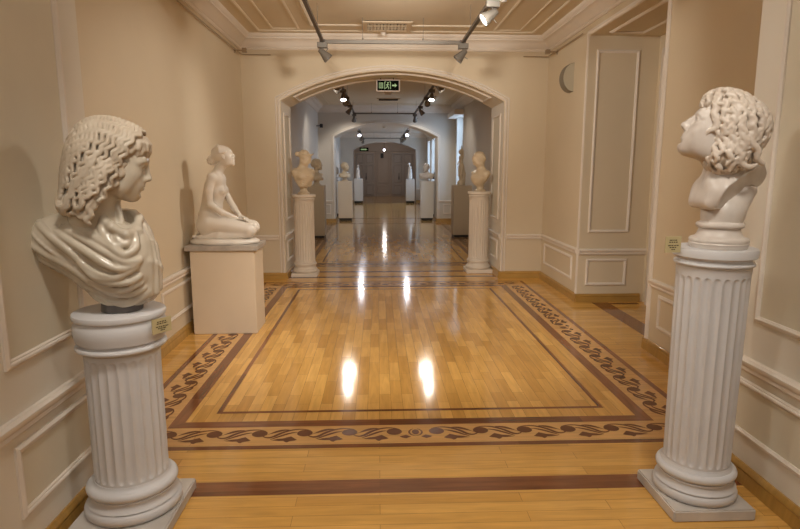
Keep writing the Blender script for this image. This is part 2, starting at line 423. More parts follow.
# trims of the walls
wall_panels('trim_5', -1.87, 2.92, 8.33, 1, [(3.1, 4.75, .25, .515), (4.95, 6.5, .25, .515), (6.7, 8.15, .25, .515)], True)
wall_panels('trim_6', 2.39, 2.92, NY0-.05, -1, [(3.1, 4.72, .25, .515)], True)
wall_panels('trim_7', 2.39, NY1+.05, 8.33, -1, [(6.98, 8.15, .25, .515)], False)
bm = bmesh.new()
run(bm, (2.39, 4.8), (2.39, 8.33), (-1, 0), 3.26, CORN)
run(bm, (-1.87, 8.33), (2.39, 8.33), (0, -1), 3.26, CORN); run(bm, (-1.87, 2.92), (2.39, 2.92), (0, 1), 3.26, CORN)
run(bm, (-1.87, 8.33), (-1.43, 8.33), (0, -1), .612, pr_dado()); run(bm, (1.865, 8.33), (2.39, 8.33), (0, -1), .612, pr_dado())
run(bm, (-1.87, 2.92), (-1.41, 2.92), (0, 1), .612, pr_dado()); run(bm, (1.88, 2.92), (2.39, 2.92), (0, 1), .612, pr_dado())
bmesh.ops.recalc_face_normals(bm, faces=bm.faces); struct(from_bm('trim_8', bm, [M['trim']], None, True, 35))
wall_panels('trim_9', -1.74, 9.25, 17.35, 1, [(9.5, 11.8, .25, .515), (12.1, 14.4, .25, .515), (14.7, 17.1, .25, .515)], True)
wall_panels('trim_10', 2.28, 9.25, 17.35, -1, [(9.5, 11.8, .25, .515), (12.1, 15.4, .25, .515)], True)
wall_panels('trim_11', -1.74, 18.2, 27.4, 1, [(18.5, 22.6, .25, .515), (23, 27.1, .25, .515)], True, 3.06)
wall_panels('trim_12', 2.28, 18.2, 27.4, -1, [(18.5, 19.2, .25, .515)], True, 3.06)
bm = bmesh.new()
run(bm, (-1.74, 17.35), (2.28, 17.35), (0, -1), 3.26, CORN); run(bm, (-1.74, 9.25), (2.28, 9.25), (0, 1), 3.26, CORN)
run(bm, (-1.74, 27.4), (2.28, 27.4), (0, -1), 3.06, CORN)
for a, b in ((-1.74, -1.36), (1.83, 2.28)):
    run(bm, (a, 17.35), (b, 17.35), (0, -1), .612, pr_dado())
panel(bm, (-1.66, 17.35, .25), (1, 0, 0), (0, 0, 1), (0, -1, 0), .24, .265); panel(bm, (1.96, 17.35, .25), (1, 0, 0), (0, 0, 1), (0, -1, 0), .22, .265)
for a, b in ((-1.74, -1.16), (1.78, 2.28)): run(bm, (a, 27.4), (b, 27.4), (0, -1), .612, pr_dado())
bmesh.ops.recalc_face_normals(bm, faces=bm.faces); struct(from_bm('trim_13', bm, [M['trim']], None, True, 35))

L_, R_, F_, B_ = (1, 0), (-1, 0), (0, -1), (0, 1)
baseboard('baseboard_left', [((-1.87, 2.92), (-1.87, 8.33), L_), ((-1.87, 8.33), (-1.345, 8.33), F_), ((-1.345, 8.31), (-1.345, 9.27), L_),
    ((-1.41, 1.95), (-1.41, 2.94), L_), ((-1.87, 2.92), (-1.41, 2.92), B_), ((-1.74, 9.25), (-1.74, 17.35), L_), ((-1.74, 17.35), (-1.29, 17.35), F_),
    ((-1.29, 17.35), (-1.29, 18.2), L_), ((-1.74, 18.2), (-1.74, 27.4), L_), ((-1.74, 27.4), (-1.16, 27.4), F_)])
baseboard('baseboard_right', [((2.39, 2.92), (2.39, NY0), R_), ((2.39, NY1), (2.39, 8.33), R_), ((2.37, NY1), (3.16, NY1), F_), ((2.37, NY0), (3.16, NY0), B_), ((2.39, 8.33), (1.78, 8.33), F_),
    ((1.78, 8.31), (1.78, 9.27), R_), ((1.88, 1.95), (1.88, 2.94), R_), ((1.88, 2.92), (2.39, 2.92), B_), ((2.28, 9.25), (2.28, 17.35), R_), ((1.76, 17.35), (2.28, 17.35), F_),
    ((1.76, 17.35), (1.76, 18.2), R_), ((2.28, 18.2), (2.28, 27.4), R_), ((1.78, 27.4), (2.28, 27.4), F_)])

# end wall doors and panels
def end_door(name, xa, xb, hx):
    d = bpy.data.objects.new(name, None); C.objects.link(d); d.location = ((xa+xb)/2, 33.68, 0); struct(d)
    bm = bmesh.new()
    mould(bm, [(xa, 33.7, 0), (xa, 33.7, 2.5), (xb, 33.7, 2.5), (xb, 33.7, 0)], (0, -1, 0), [(-.05, -.002), (-.05, .05), (.03, .07), (.05, .03), (.05, -.002)])
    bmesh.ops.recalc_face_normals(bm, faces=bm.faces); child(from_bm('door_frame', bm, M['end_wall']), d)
    n = 2; w = (xb-xa-.1)/n
    for i in range(n):
        bm = bmesh.new(); a = xa+.05+i*w; box(bm, a+.004, a+w-.004, 33.65, 33.699, .01, 2.45)
        for z0, z1 in ((.12, .62), (.8, 1.75), (1.9, 2.35)):
            panel(bm, (a+.1, 33.65, z0), (1, 0, 0), (0, 0, 1), (0, -1, 0), w-.2, z1-z0, pw=.06, pd=.04)
        bmesh.ops.recalc_face_normals(bm, faces=bm.faces); leaf = child(from_bm('door_leaf', bm, M['end_door']), d)
    bm = bmesh.new(); tube(bm, [(hx, 33.64, .95), (hx, 33.60, .95), (hx, 33.58, 1.1), (hx, 33.60, 1.28), (hx, 33.64, 1.28)], .02)
    child(from_bm('door_handle', bm, M['black']), d)
end_door('door_2', -1.34, -.16, -.68); end_door('door_3', .75, 2.1, 1.2)
bm = bmesh.new(); panel(bm, (-.02, 33.7, .15), (1, 0, 0), (0, 0, 1), (0, -1, 0), .62, .4, pw=.05, pd=.03); panel(bm, (-.02, 33.7, .75), (1, 0, 0), (0, 0, 1), (0, -1, 0), .62, 1.75, pw=.05, pd=.03)
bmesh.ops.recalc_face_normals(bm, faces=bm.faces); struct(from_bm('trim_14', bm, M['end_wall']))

# ceilings ---------------------------------------------------------
def ceiling(name, x0, x1, y0, y1, z, frames, m, mt):
    bm = bmesh.new(); box(bm, x0, x1, y0, y1, z, z+.12)
    for a, b, c, d, w in frames:
        panel(bm, (a, c, z), (1, 0, 0), (0, 1, 0), (0, 0, -1), b-a, d-c, pw=w, pd=w*.3)
    bmesh.ops.recalc_face_normals(bm, faces=bm.faces)
    o = from_bm(name, bm, [m, mt], None, True, 35); struct(o)
    for p in o.data.polygons:
        if p.area < .9 and abs(p.center.z-z) < .05: p.material_index = 1
    return o
def frames(y0, y1):
    return [(-1.56, 2.08, y0+.3, y1-.30, .05), (-1.36, -1.02, y0+.5, y1-.42, .035), (1.54, 1.88, y0+.5, y1-.42, .035), (-.84, 1.36, y0+.6, y1-.62, .06)]
ceiling('ceiling', -2.1, 2.5, 2.92, 8.33, ZC, frames(2.92, 8.33), M['ceiling'], M['ceiling_trim'])
ceiling('ceiling.001', -2.0, 2.5, 9.25, 17.35, ZC, frames(9.25, 17.35), M['ceiling'], M['ceiling_trim'])
ceiling('ceiling.002', -2.0, 2.5, 18.2, 27.4, 3.18, frames(18.2, 27.4), M['wall_cool'], M['wall_cool'])
ceiling('ceiling.003', -2.1, 2.6, -4, 1.95, ZC, [], M['ceiling'], M['ceiling_trim'])
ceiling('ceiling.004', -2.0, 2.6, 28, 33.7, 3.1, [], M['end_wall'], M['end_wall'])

# floor with its inlaid borders -------------------------------------
bm = bmesh.new()
box(bm, -2.2, 3.4, -4.1, 33.9, -.1, 0, 0)
MI = dict(x=0, y=1, dx=2, dy=3, sc=4, lt=5)
def rect(x0, x1, y0, y1, z, mi):
    f = bm.faces.new([bm.verts.new(p) for p in ((x0, y0, z), (x1, y0, z), (x1, y1, z), (x0, y1, z))]); f.material_index = MI[mi]
def ring(x0, x1, y0, y1, w, z):
    """mitred dark border, outer size given"""
    for (a, b, c, d, mi) in (((x0, y0), (x1, y0), (x1-w, y0+w), (x0+w, y0+w), 'dx'), ((x1, y1), (x0, y1), (x0+w, y1-w), (x1-w, y1-w), 'dx'),
                             ((x0, y1), (x0, y0), (x0+w, y0+w), (x0+w, y1-w), 'dy'), ((x1, y0), (x1, y1), (x1-w, y1-w), (x1-w, y0+w), 'dy')):
        f = bm.faces.new([bm.verts.new((p[0], p[1], z)) for p in (a, b, c, d)]); f.material_index = MI[mi]
def poly(pts, T, z, mi='sc'):
    v = [bm.verts.new((*T(p[0], p[1]), z)) for p in pts]
    try: f = bm.faces.new(v)
    except ValueError: return
    f.material_index = MI[mi]
    f.normal_update()
    if f.normal.z < 0: f.normal_flip()
def ribbon(pts, wid, T, z):
    n = len(pts)
    for i in range(n-1):
        def off(k):
            a = pts[max(k-1, 0)]; b = pts[min(k+1, n-1)]; dx, dy = b[0]-a[0], b[1]-a[1]; l = math.hypot(dx, dy) or 1
            return -dy/l*wid[k]/2, dx/l*wid[k]/2
        o1, o2 = off(i), off(i+1)
        poly([(pts[i][0]-o1[0], pts[i][1]-o1[1]), (pts[i+1][0]-o2[0], pts[i+1][1]-o2[1]), (pts[i+1][0]+o2[0], pts[i+1][1]+o2[1]), (pts[i][0]+o1[0], pts[i][1]+o1[1])], T, z)
def bez(p0, p1, p2, p3, n=12):
    r = []
    for i in range(n+1):
        t = i/n; s = 1-t
        r.append(tuple(s**3*a+3*s*s*t*b+3*s*t*t*c+t**3*d for a, b, c, d in zip(p0, p1, p2, p3)))
    return r
def motif(T, P, z):
    """one wave of the scroll; u runs 0..P outward, v across -.075...075"""
    k = P/.265
    S = lambda pts: [(u*k, v*1.3) for u, v in pts]
    poly(S([(.046*math.cos(a), .020+.034*math.sin(a)) for a in [2*PI*i/16 for i in range(16)]]), T, z)      # eye of the scroll
    p = S(bez((-.03, .045), (.04, .085), (.12, .045), (.16, .005))+bez((.16, .005), (.19, -.03), (.22, -.028), (.245, -.002))[1:]); n = len(p)
    ribbon(p, [.006+.016*math.sin(PI*i/(n-1)) for i in range(n)], T, z)                                     # long stem
    p = S(bez((.045, .03), (.09, .03), (.14, -.01), (.19, -.04), 10)); ribbon(p, [.006+.014*math.sin(PI*i/10) for i in range(11)], T, z)
    p = S(bez((.09, .055), (.15, .065), (.19, .02), (.236, .0), 10)); ribbon(p, [.004+.022*math.sin(PI*min(1, i/8)) for i in range(11)], T, z)   # blade leaf
    poly(S([(.035, -.048), (.055, -.03), (.075, -.012), (.095, -.02), (.115, -.03), (.15, -.035), (.185, -.048), (.14, -.055), (.112, -.055), (.10, -.068), (.088, -.072), (.078, -.062), (.066, -.058), (.05, -.055)]), T, z)  # three-pointed leaf
def flower(T, z):
    poly([(.022*math.cos(a), .018+.034*math.sin(a)) for a in [2*PI*i/14 for i in range(14)]], T, z)
    for s in (-1, 1):
        p = [(s*u, v) for u, v in bez((.0, -.035), (.05, -.02), (.05, .04), (.012, .062), 8)]; ribbon(p, [.004+.008*math.sin(PI*i/8) for i in range(9)], T, z)
        poly([(s*u, v) for u, v in [(.03, -.045), (.06, -.02), (.1, -.04), (.085, -.055), (.06, -.066), (.045, -.055)]], T, z)
def scroll(c, d, half, P0, z=.0012):
    """border of scrolls: centre c, unit direction d, half length; v grows to the left of d"""
    nrm = (-d[1], d[0]); n = max(1, round((half-.10)/P0)); P = (half-.10)/n
    for s in (1, -1):
        for i in range(n):
            u0 = .10+i*P+.03
            T = lambda u, v, u0=u0, s=s: (c[0]+d[0]*s*(u0+u)+nrm[0]*v, c[1]+d[1]*s*(u0+u)+nrm[1]*v)
            motif(T, P, z)
    flower(lambda u, v: (c[0]+d[0]*u+nrm[0]*v, c[1]+d[1]*u+nrm[1]*v), z)
def room_floor(x0, x1, ya, yb):
    """x0..x1, ya..yb: outer edge of the outer thin dark line"""
    rect(x0, x1, ya, yb, .0004, 'lt')
    ring(x0, x1, ya, yb, .045, .0008)
    b = .30
    rect(x0+b, x1-b, ya+b-.01, yb-b+.01, .0008, 'y'); ring(x0+b, x1-b, ya+b-.01, yb-b+.01, .085, .0012)
    ring(x0+.545, x1-.545, ya+.50, yb-.50, .032, .0012)
    cx, cy = (x0+x1)/2, (ya+yb)/2
    hb = .17
    scroll((cx, ya+hb), (1, 0), (x1-x0)/2-.1, .262); scroll((cx, yb-hb), (-1, 0), (x1-x0)/2-.1, .262)
    scroll((x0+hb, cy), (0, -1), (yb-ya)/2-.34, .262); scroll((x1-hb, cy), (0, 1), (yb-ya)/2-.34, .262)
room_floor(-1.62, 2.06, 3.14, 8.10)
room_floor(-1.52, 2.05, 9.40, 17.1)
room_floor(-1.52, 2.05, 18.4, 27.2)
for y0_, y1_ in ((2.66, 2.79), (8.42, 8.52), (8.86, 8.98), (17.5, 17.6), (18.0, 18.1)):
    rect(-1.41, 1.88, y0_, y1_, .0008, 'dx')
rect(2.56, 2.76, 5.0, 6.70, .0008, 'dy'); rect(2.56, 3.1, 6.60, 6.68, .0009, 'dx')
struct(from_bm('floor', bm, [M['wood_x'], M['wood_y'], M['wood_dk'], M['wood_dky'], M['wood_sc'], M['wood_lt']]))

# ================================================================== FIXTURES
def track(y0, yc, z, label, xl=-.655, xr=1.035, zc=ZC):
    t = thing('lighting_track', label, 'lighting track', (.19, yc, z))
    for x in (xl, xr):
        bm = bmesh.new(); box(bm, x-.018, x+.018, y0, yc, z-.016, z+.016)
        box(bm, x-.035, x+.035, yc-.04, yc+.04, z-.02, z+.02)
        child(from_bm('rail', bm, M['track']), t)
    bm = bmesh.new(); box(bm, xl+.02, xr-.02, yc-.02, yc+.02, z-.02, z+.02); child(from_bm('cross_rail', bm, M['grey_metal']), t)
    for x, y in [(xl, yc-.6), (xr, yc-.6), (xl+.48, yc), (xr-.48, yc), (xl, (y0+yc)/2), (xr, (y0+yc)/2)]:
        bm = bmesh.new(); tube(bm, [(x, y, z+.01), (x, y, zc+.01)], .0025, 6); tube(bm, [(x, y, z+.01), (x, y, z+.045)], .009, 8)
        child(from_bm('hanging_wire', bm, M['grey_metal']), t)
    return t
ZT = 3.10
track(-2.0, 7.33, ZT, 'suspended black lighting track nearest the viewer, in front of the first arch')
track(9.5, 16.6, ZT, 'suspended lighting track in the second room, seen through the first arch')
track(18.6, 26.6, 2.92, 'suspended lighting track in the farthest gallery before the dark doors', zc=3.18)

def spot(x, y, z, target, label, lit=None, far=False, energy=0, angle=60, scale=1, group=None, color=(1, .92, .81), blend=.6, warm=False):
    t = thing('track_spotlight', label, 'spotlight', (x, y, z), 0, group)
    bm = bmesh.new(); box(bm, -.06, .06, -.035, .035, -.085, -.022)
    bmesh.ops.bevel(bm, geom=bm.edges[:], offset=.004, segments=1, affect='EDGES'); o = from_bm('adapter_box', bm, M['grey_metal']); o.parent = t
    bm = bmesh.new(); tube(bm, [(0, 0, -.03), (0, 0, -.125)], .012, 8); tube(bm, [(-.03, 0, -.125), (.03, 0, -.125)], .009, 8); o = from_bm('swivel', bm, M['track']); o.parent = t
    d = (Vector(target)-Vector((x, y, z-.13))).normalized()
    q = Vector((0, 0, -1)).rotation_difference(d)
    bm = bmesh.new()
    prof = [(.018, .05), (.028, .045), (.033, .025), (.045, -.03), (.060, -.085), (.063, -.098), (.063, -.102), (.056, -.102), (.052, -.09)]
    lathe(bm, prof, 28, cap=False)
    bm.faces.new([v for v in bm.verts if abs(v.co.z-.05) < 1e-6 and v.co.xy.length < .019])
    tube(bm, [(.045, 0, -.02), (.085, 0, -.01)], .005, 6)
    bmesh.ops.recalc_face_normals(bm, faces=bm.faces)
    hd = from_bm('lamp_head', bm, M['grey_metal'], None, True, 40); hd.parent = t; hd.location = (0, 0, -.135); hd.rotation_mode = 'QUATERNION'; hd.rotation_quaternion = q
    bm = bmesh.new(); lathe(bm, [(.053, -.090), (.045, -.0965), (.02, -.099)], 24)
    ln = from_bm('lens', bm, (M['lens_far'] if far else M['lens_on']) if lit else M['lens_off'], None, True); ln.parent = hd
    if energy:
        L = bpy.data.lights.new('lamp_bulb', 'SPOT'); L.energy = energy; L.spot_size = math.radians(angle); L.spot_blend = blend; L.shadow_soft_size = .055 if lit else .15; L.color = color
        lo = bpy.data.objects.new('lamp_bulb', L); C.objects.link(lo); lo.parent = hd; lo.location = (0, 0, -.11)
    return t
XLt, XRt = -.655, 1.035
# ---- spotlights
spot(XLt, 7.27, ZT, (.9, 7.35, 1.3), 'grey spotlight at the left end of the nearest cross rail, in front of the arch')
spot(XRt, 7.27, ZT, (-.5, 7.25, 1.3), 'grey spotlight at the right end of the nearest cross rail, in front of the arch')
spot(XRt, 5.45, ZT, (-1.6, 5.3, 1.2), 'lit grey spotlight cut by the top edge, above the right side of the floor', lit=True, energy=110, angle=80)
# unseen heads on the same rails: a few inferred, most added as fill
for (x, y, tg, e, a) in ((XLt, 4.45, (1.7, 2.5, 1.6), 16, 50), (XRt, 3.9, (-1.4, 2.4, 1.5), 34, 60), (XLt, 4.7, (1.9, 8.3, 2.0), 105, 80), (XRt, 4.7, (-1.3, 8.3, 2.0), 120, 80), (XLt, 4.15, (.2, 8.3, 2.9), 155, 55), (XRt, 4.3, (.2, 8.3, 2.9), 155, 55),
                         (XLt, 3.85, (2.4, 6.8, 1.7), 115, 80), (XLt, 2.5, (2.1, 2.0, 1.5), 120, 66), (XLt, 2.9, (2.4, 4.3, 1.6), 48, 80), (XRt, 2.5, (-1.8, 5.4, 1.1), 150, 80), (XLt, 3.4, (.0, 5.6, 0), 90, 70), (XRt, 3.4, (.5, 5.6, 0), 90, 70), (XLt, 1.4, (.1, 3.6, 0), 95, 85), (XRt, 1.2, (.3, 3.8, 0), 95, 85), (XLt, -.6, (-1.2, 2.4, 1.2), 26, 60), (XRt, -.6, (1.6, 2.4, 1.1), 12, 60), (XLt, -1.6, (.2, .5, .5), 42, 140), (XRt, -1.6, (.2, .5, .5), 42, 140)):
    spot(x, y, ZT, tg, 'unseen grey spotlight on the nearest track, fill light for the room', energy=e, angle=a, group='unseen spotlights above the viewer, mostly added fill')
spot(XLt, 11.45, ZT, (-.5, 10.1, .4), 'bright lit spotlight on the left rail just beyond the first arch', lit=True, energy=32, angle=110)
spot(XRt, 11.4, ZT, (.8, 10.1, .4), 'bright lit spotlight on the right rail just beyond the first arch', lit=True, energy=32, angle=110)
spot(XLt, 14.2, ZT, (-1.9, 14.9, 1.4), 'dark spotlight midway along the left rail beyond the first arch', energy=26, angle=110)
spot(XRt, 14.4, ZT, (2.3, 14.9, 1.4), 'spotlight midway along the right rail beyond the first arch', energy=26, angle=110)
spot(XLt, 16.5, ZT, (-.9, 18.2, .8), 'small dark spotlight at the left end of the second cross rail', energy=34, angle=110)
spot(XRt, 16.5, ZT, (1.3, 18.2, .8), 'small dark spotlight at the right end of the second cross rail', energy=34, angle=110)
spot(XRt, 10.2, ZT, (2.2, 10.4, 1.9), 'spotlight hidden behind the first arch on the right rail', energy=16, angle=50)
spot(XLt, 10.3, ZT, (-1.7, 10.5, 1.9), 'spotlight hidden behind the first arch on the left rail', energy=16, angle=50)
spot(XRt, 9.9, ZT, (1.95, 13.6, 1.3), 'hidden spotlight added behind the first arch to brighten the slim statuette', energy=45, angle=35)  # no head visible here; added to brighten the statuette
spot(XLt, 9.9, ZT, (-1.42, 13.6, 1.2), 'hidden spotlight added behind the first arch to brighten the half hidden bust', energy=45, angle=35)  # likewise an added lamp, brightens the bust
spot(XRt, 12.6, ZT, (1.6, 9.0, 1.4), 'spotlight on the right rail aimed back at the right fluted column of the arch', energy=20, angle=40)
spot(XLt, 12.6, ZT, (-1.1, 8.8, 1.4), 'spotlight on the left rail aimed back at the left fluted column of the arch', energy=20, angle=40)
ZF = 2.92
CW = (.92, .92, 1)
spot(XLt, 20.9, ZF, (-.2, 18.2, .8), 'tiny bright spotlight on the left rail of the farthest gallery', lit=True, far=True, energy=30, angle=110, color=CW)
spot(XRt, 20.6, ZF, (.5, 18.2, .8), 'tiny bright spotlight on the right rail of the farthest gallery', lit=True, far=True, energy=30, angle=110, color=CW)
for i, (x, y) in enumerate(((XLt, 23.6), (XLt, 26.4), (XRt, 23.2), (XRt, 24.8), (XRt, 26.4))):
    spot(x, y, ZF, (x*1.6, y-.8, 1), ['tiny dark spotlight, second on the left rail of the farthest gallery', 'tiny dark spotlight at the far left end of the farthest track', 'tiny dark spotlight, second on the right rail of the farthest gallery', 'tiny dark spotlight, third on the right rail of the farthest gallery', 'tiny dark spotlight at the far right end of the farthest track'][i], energy=32, angle=120, color=CW)

# small ceiling lamp in the dark vestibule, one bright dot
t = thing('ceiling_lamp', 'small round glowing ceiling lamp before the dark end doors', 'lamp', (.33, 31.0, 3.1))
bm = bmesh.new(); tube(bm, [(0, 0, 0), (0, 0, -.52)], .008); o = from_bm('lamp_stem', bm, M['black']); o.parent = t
bm = bmesh.new(); bmesh.ops.create_uvsphere(bm, u_segments=20, v_segments=12, radius=.06); bmesh.ops.translate(bm, verts=bm.verts, vec=(0, 0, -.56)); o = from_bm('lamp_globe', bm, M['globe'], None, True); o.parent = t
L = bpy.data.lights.new('lamp_bulb', 'POINT'); L.energy = 26; L.color = (1, .93, .9); L.shadow_soft_size = .06; lo = bpy.data.objects.new('lamp_bulb', L); C.objects.link(lo); lo.parent = t; lo.location = (0, 0, -.7)

# exit sign hanging under the first arch
t = thing('exit_sign', 'black and green emergency exit sign with running man and arrow under the arch', 'exit sign', (.158, 8.95, 2.815))
bm = bmesh.new(); box(bm, -.175, .175, -.015, .02, -.09, .085); bmesh.ops.bevel(bm, geom=bm.edges[:], offset=.006, segments=2, affect='EDGES'); o = from_bm('sign_case', bm, M['sign_frame']); o.parent = t
bm = bmesh.new(); box(bm, -.16, .16, -.02, -.0155, -.074, .068); o = from_bm('sign_panel', bm, M['sign_black']); o.parent = t
bm = bmesh.new()
def flat(pts): 
    v = [bm.verts.new((x, -.0215, z)) for x, z in pts]; bm.faces.new(v)
def bar(a, b, w):
    dx, dz = b[0]-a[0], b[1]-a[1]; l = math.hypot(dx, dz); nx, nz = -dz/l*w/2, dx/l*w/2
    flat([(a[0]-nx, a[1]-nz), (b[0]-nx, b[1]-nz), (b[0]+nx, b[1]+nz), (a[0]+nx, a[1]+nz)])
for x in (-.133, -.119, -.104, -.090, -.078): bar((x, -.04), (x, .034), .006)       # faint lettering block at the left
bar((-.136, .034), (-.076, .034), .006); bar((-.136, -.04), (-.076, -.04), .006)
bar((-.05, -.055), (-.05, .048), .008); bar((.036, -.055), (.036, .048), .008); bar((-.052, .048), (-.03, .048), .008); bar((.018, .048), (.038, .048), .008)   # doorway
flat([(-.002+.011*math.cos(a), .036+.011*math.sin(a)) for a in [2*PI*i/10 for i in range(10)]])     # running man
bar((-.006, .022), (-.012, -.012), .016); bar((-.012, -.012), (.012, -.03), .009); bar((.012, -.03), (.004, -.055), .009)
bar((-.012, -.012), (-.022, -.034), .009); bar((-.022, -.034), (-.043, -.044), .009); bar((-.006, .018), (.02, .006), .007); bar((-.006, .018), (-.032, .002), .007)
bar((.058, -.002), (.105, -.002), .02); flat([(.1, -.032), (.133, -.002), (.1, .028)])      # arrow
o = from_bm('pictogram', bm, M['sign_green']); o.parent = t
for hx in (-.11, .08):
    bm = bmesh.new(); tube(bm, [(hx, 0, .08), (hx, 0, .145)], .006); o = from_bm('hanger', bm, M['black']); o.parent = t
t = thing('exit_sign', 'tiny dark exit sign beyond the last arch, above the grey left door', 'exit sign', (-.68, 29.0, 2.5))
bm = bmesh.new(); box(bm, -.22, .22, -.02, .02, -.09, .09); o = from_bm('sign_case', bm, M['sign_black']); o.parent = t
bm = bmesh.new(); flat([(-.16, -.03), (.06, -.03), (.06, -.05), (.16, 0), (.06, .05), (.06, .03), (-.16, .03)]); o = from_bm('pictogram', bm, M['sign_green']); o.parent = t; o.location = (0, -.005, 0)
bm = bmesh.new(); tube(bm, [(0, 0, .08), (0, 0, .6)], .008); o = from_bm('hanger', bm, M['black']); o.parent = t
o = bev_box('wall_plate', .15, .32, 33.64, 33.7, 2.16, 2.42, M['black']); tag(o, 'small dark square plate on the end wall between the two doors', 'wall plate')

# ornate ceiling vent
t = thing('air_vent', 'ornate pierced rectangular vent grille in the nearest ceiling', 'vent', (.125, 7.70, ZC))
bm = bmesh.new(); box(bm, -.29, .29, -.23, .23, -.012, -.004); o = from_bm('vent_shade_plate', bm, M['dark']); o.parent = t  # near-black plate stands in for the shade behind the grille
bm = bmesh.new()
mould(bm, [(-.28, -.22, -.012), (-.28, .22, -.012), (.28, .22, -.012), (.28, -.22, -.012)], (0, 0, -1), [(-.03, 0), (-.03, .012), (.0, .02), (.03, .012), (.03, 0)], closed=True)
for i in range(12):
    for j in range(5):
        x, y = -.235+.47*i/11, -.16+.32*j/4
        r = .017
        ps = [(x+r*math.cos(a), y+r*math.sin(a), -.02) for a in [2*PI*k/8 for k in range(8)]]
        for a, b in zip(ps, ps[1:]+ps[:1]): tube(bm, [a, b], .0042, 4)
for i in range(7): tube(bm, [(-.26+.52*i/6, -.2, -.02), (-.26+.52*i/6, .2, -.02)], .003, 4)
for j in range(4): tube(bm, [(-.26, -.18+.36*j/3, -.02), (.26, -.18+.36*j/3, -.02)], .003, 4)
bmesh.ops.recalc_face_normals(bm, faces=bm.faces); o = from_bm('grille', bm, M['vent']); o.parent = t
t = thing('air_vent', 'flat vent grille in the ceiling of the second room', 'vent', (.28, 15.6, ZC))
bm = bmesh.new(); box(bm, -.3, .3, -.2, .2, -.02, -.002); o = from_bm('vent_frame', bm, M['vent']); o.parent = t
bm = bmesh.new()
for i in range(7): box(bm, -.25, .25, -.16+.05*i, -.135+.05*i, -.026, -.018)
o = from_bm('slats', bm, M['dark']); o.parent = t

def detector(x, y, z, label, r=.055):
    t = thing('smoke_detector', label, 'smoke detector', (x, y, z))
    bm = bmesh.new(); lathe(bm, [(r, -.0), (r, -.018), (r*.9, -.026)], 28); o = from_bm('mount', bm, M['trim'], None, True, 40); o.parent = t
    bm = bmesh.new(); lathe(bm, [(r*.8, -.02), (r*.78, -.045), (r*.5, -.06), (.01, -.064)], 28); o = from_bm('sensor', bm, M['trim'], None, True, 40); o.parent = t
detector(.08, 8.02, ZC, 'small white round smoke detector on the ceiling just behind the ornate vent', .04)
detector(.26, 14.3, ZC, 'round smoke detector on the ceiling behind the exit sign', .11)
detector(.26, 23, 3.18, 'tiny smoke detector on the ceiling of the farthest gallery', .08)

# picture hanging rods with their wall brackets
def rod(pts, label, bracket):
    t = thing('picture_rod', label, 'picture rod', pts[0])
    bm = bmesh.new(); tube(bm, [Vector(p)-Vector(pts[0]) for p in pts], .007, 8); o = from_bm('rod', bm, M['rod']); o.parent = t
    for p, n in bracket:
        p = Vector(p)-Vector(pts[0]); n = Vector(n)
        bm = bmesh.new(); tube(bm, [p-n*.03, p+n*.10], .010, 8); tube(bm, [p-n*.036, p-n*.026], .035, 12); box(bm, *[v for k in range(3) for v in ((p+n*.1)[k]-.028, (p+n*.1)[k]+.028)])
        bmesh.ops.recalc_face_normals(bm, faces=bm.faces); o = from_bm('rod_bracket', bm, M['rod']); o.parent = t
rod([(-1.84, 3.0, 3.12), (-1.84, 8.29, 3.12), (-1.45, 8.29, 3.12)], 'thin rod under the cornice of the left wall, turning onto the arch wall', [((-1.84, 8.0, 3.12), (1, 0, 0))])
rod([(2.36, 6.9, 3.12), (2.36, 8.29, 3.12), (2.02, 8.29, 3.12)], 'thin rod under the cornice of the right wall beside the recess', [((2.36, 7.95, 3.12), (-1, 0, 0))])

# half round wall lamp
t = thing('wall_lamp', 'half-round pale wall lamp high on the right wall beside the recess', 'wall lamp', (2.39, 7.30, 2.69))
n = 20; R0, D = .165, .13
bm = bmesh.new()
arc = [(-D*math.cos(a), R0*math.sin(a)) for a in [-PI/2+PI*i/n for i in range(n+1)]]
fr = [bm.verts.new((x, -.07, z)) for x, z in arc]; bk = [bm.verts.new((x, .08, z)) for x, z in arc]
bm.faces.new(fr); bm.faces.new(bk[::-1])
bmesh.ops.recalc_face_normals(bm, faces=bm.faces); o = from_bm('shade', bm, M['sconce']); o.parent = t
bm = bmesh.new()
for a, b in zip(arc, arc[1:]):
    q = []
    for k in (1, 1.03):
        for y in (-.072, .082): q.append((k, y))
    v = [bm.verts.new((p[0]*k, y, p[1]*k)) for p in (a, b) for (k, y) in q]
    for f in ((0, 1, 5, 4), (2, 3, 7, 6), (0, 2, 6, 4), (1, 3, 7, 5)): bm.faces.new([v[i] for i in f])
bmesh.ops.remove_doubles(bm, verts=bm.verts, dist=1e-5); bmesh.ops.recalc_face_normals(bm, faces=bm.faces); o = from_bm('rim', bm, M['sconce_rim'], None, True, 40); o.parent = t

# small wall camera in the second room and blind box over the window
t = thing('security_camera', 'tiny black camera high on the left corner of the second room', 'camera', (-1.70, 16.9, 2.78))
bm = bmesh.new(); tube(bm, [(-.04, 0, 0), (.06, -.02, 0)], .012); o = from_bm('camera_arm', bm, M['black']); o.parent = t
bm = bmesh.new(); lathe(bm, [(.02, -.05), (.045, -.05), (.045, .05), (.02, .055)], 16); bmesh.ops.translate(bm, verts=bm.verts, vec=(.1, -.02, 0)); o = from_bm('camera_body', bm, M['black']); o.parent = t
o = bev_box('blind_box', 2.02, 2.27, 15.6, 17.1, 3.0, 3.13, M['trim']); tag(o, 'pale roller blind box above the tall window of the second room', 'blind box')

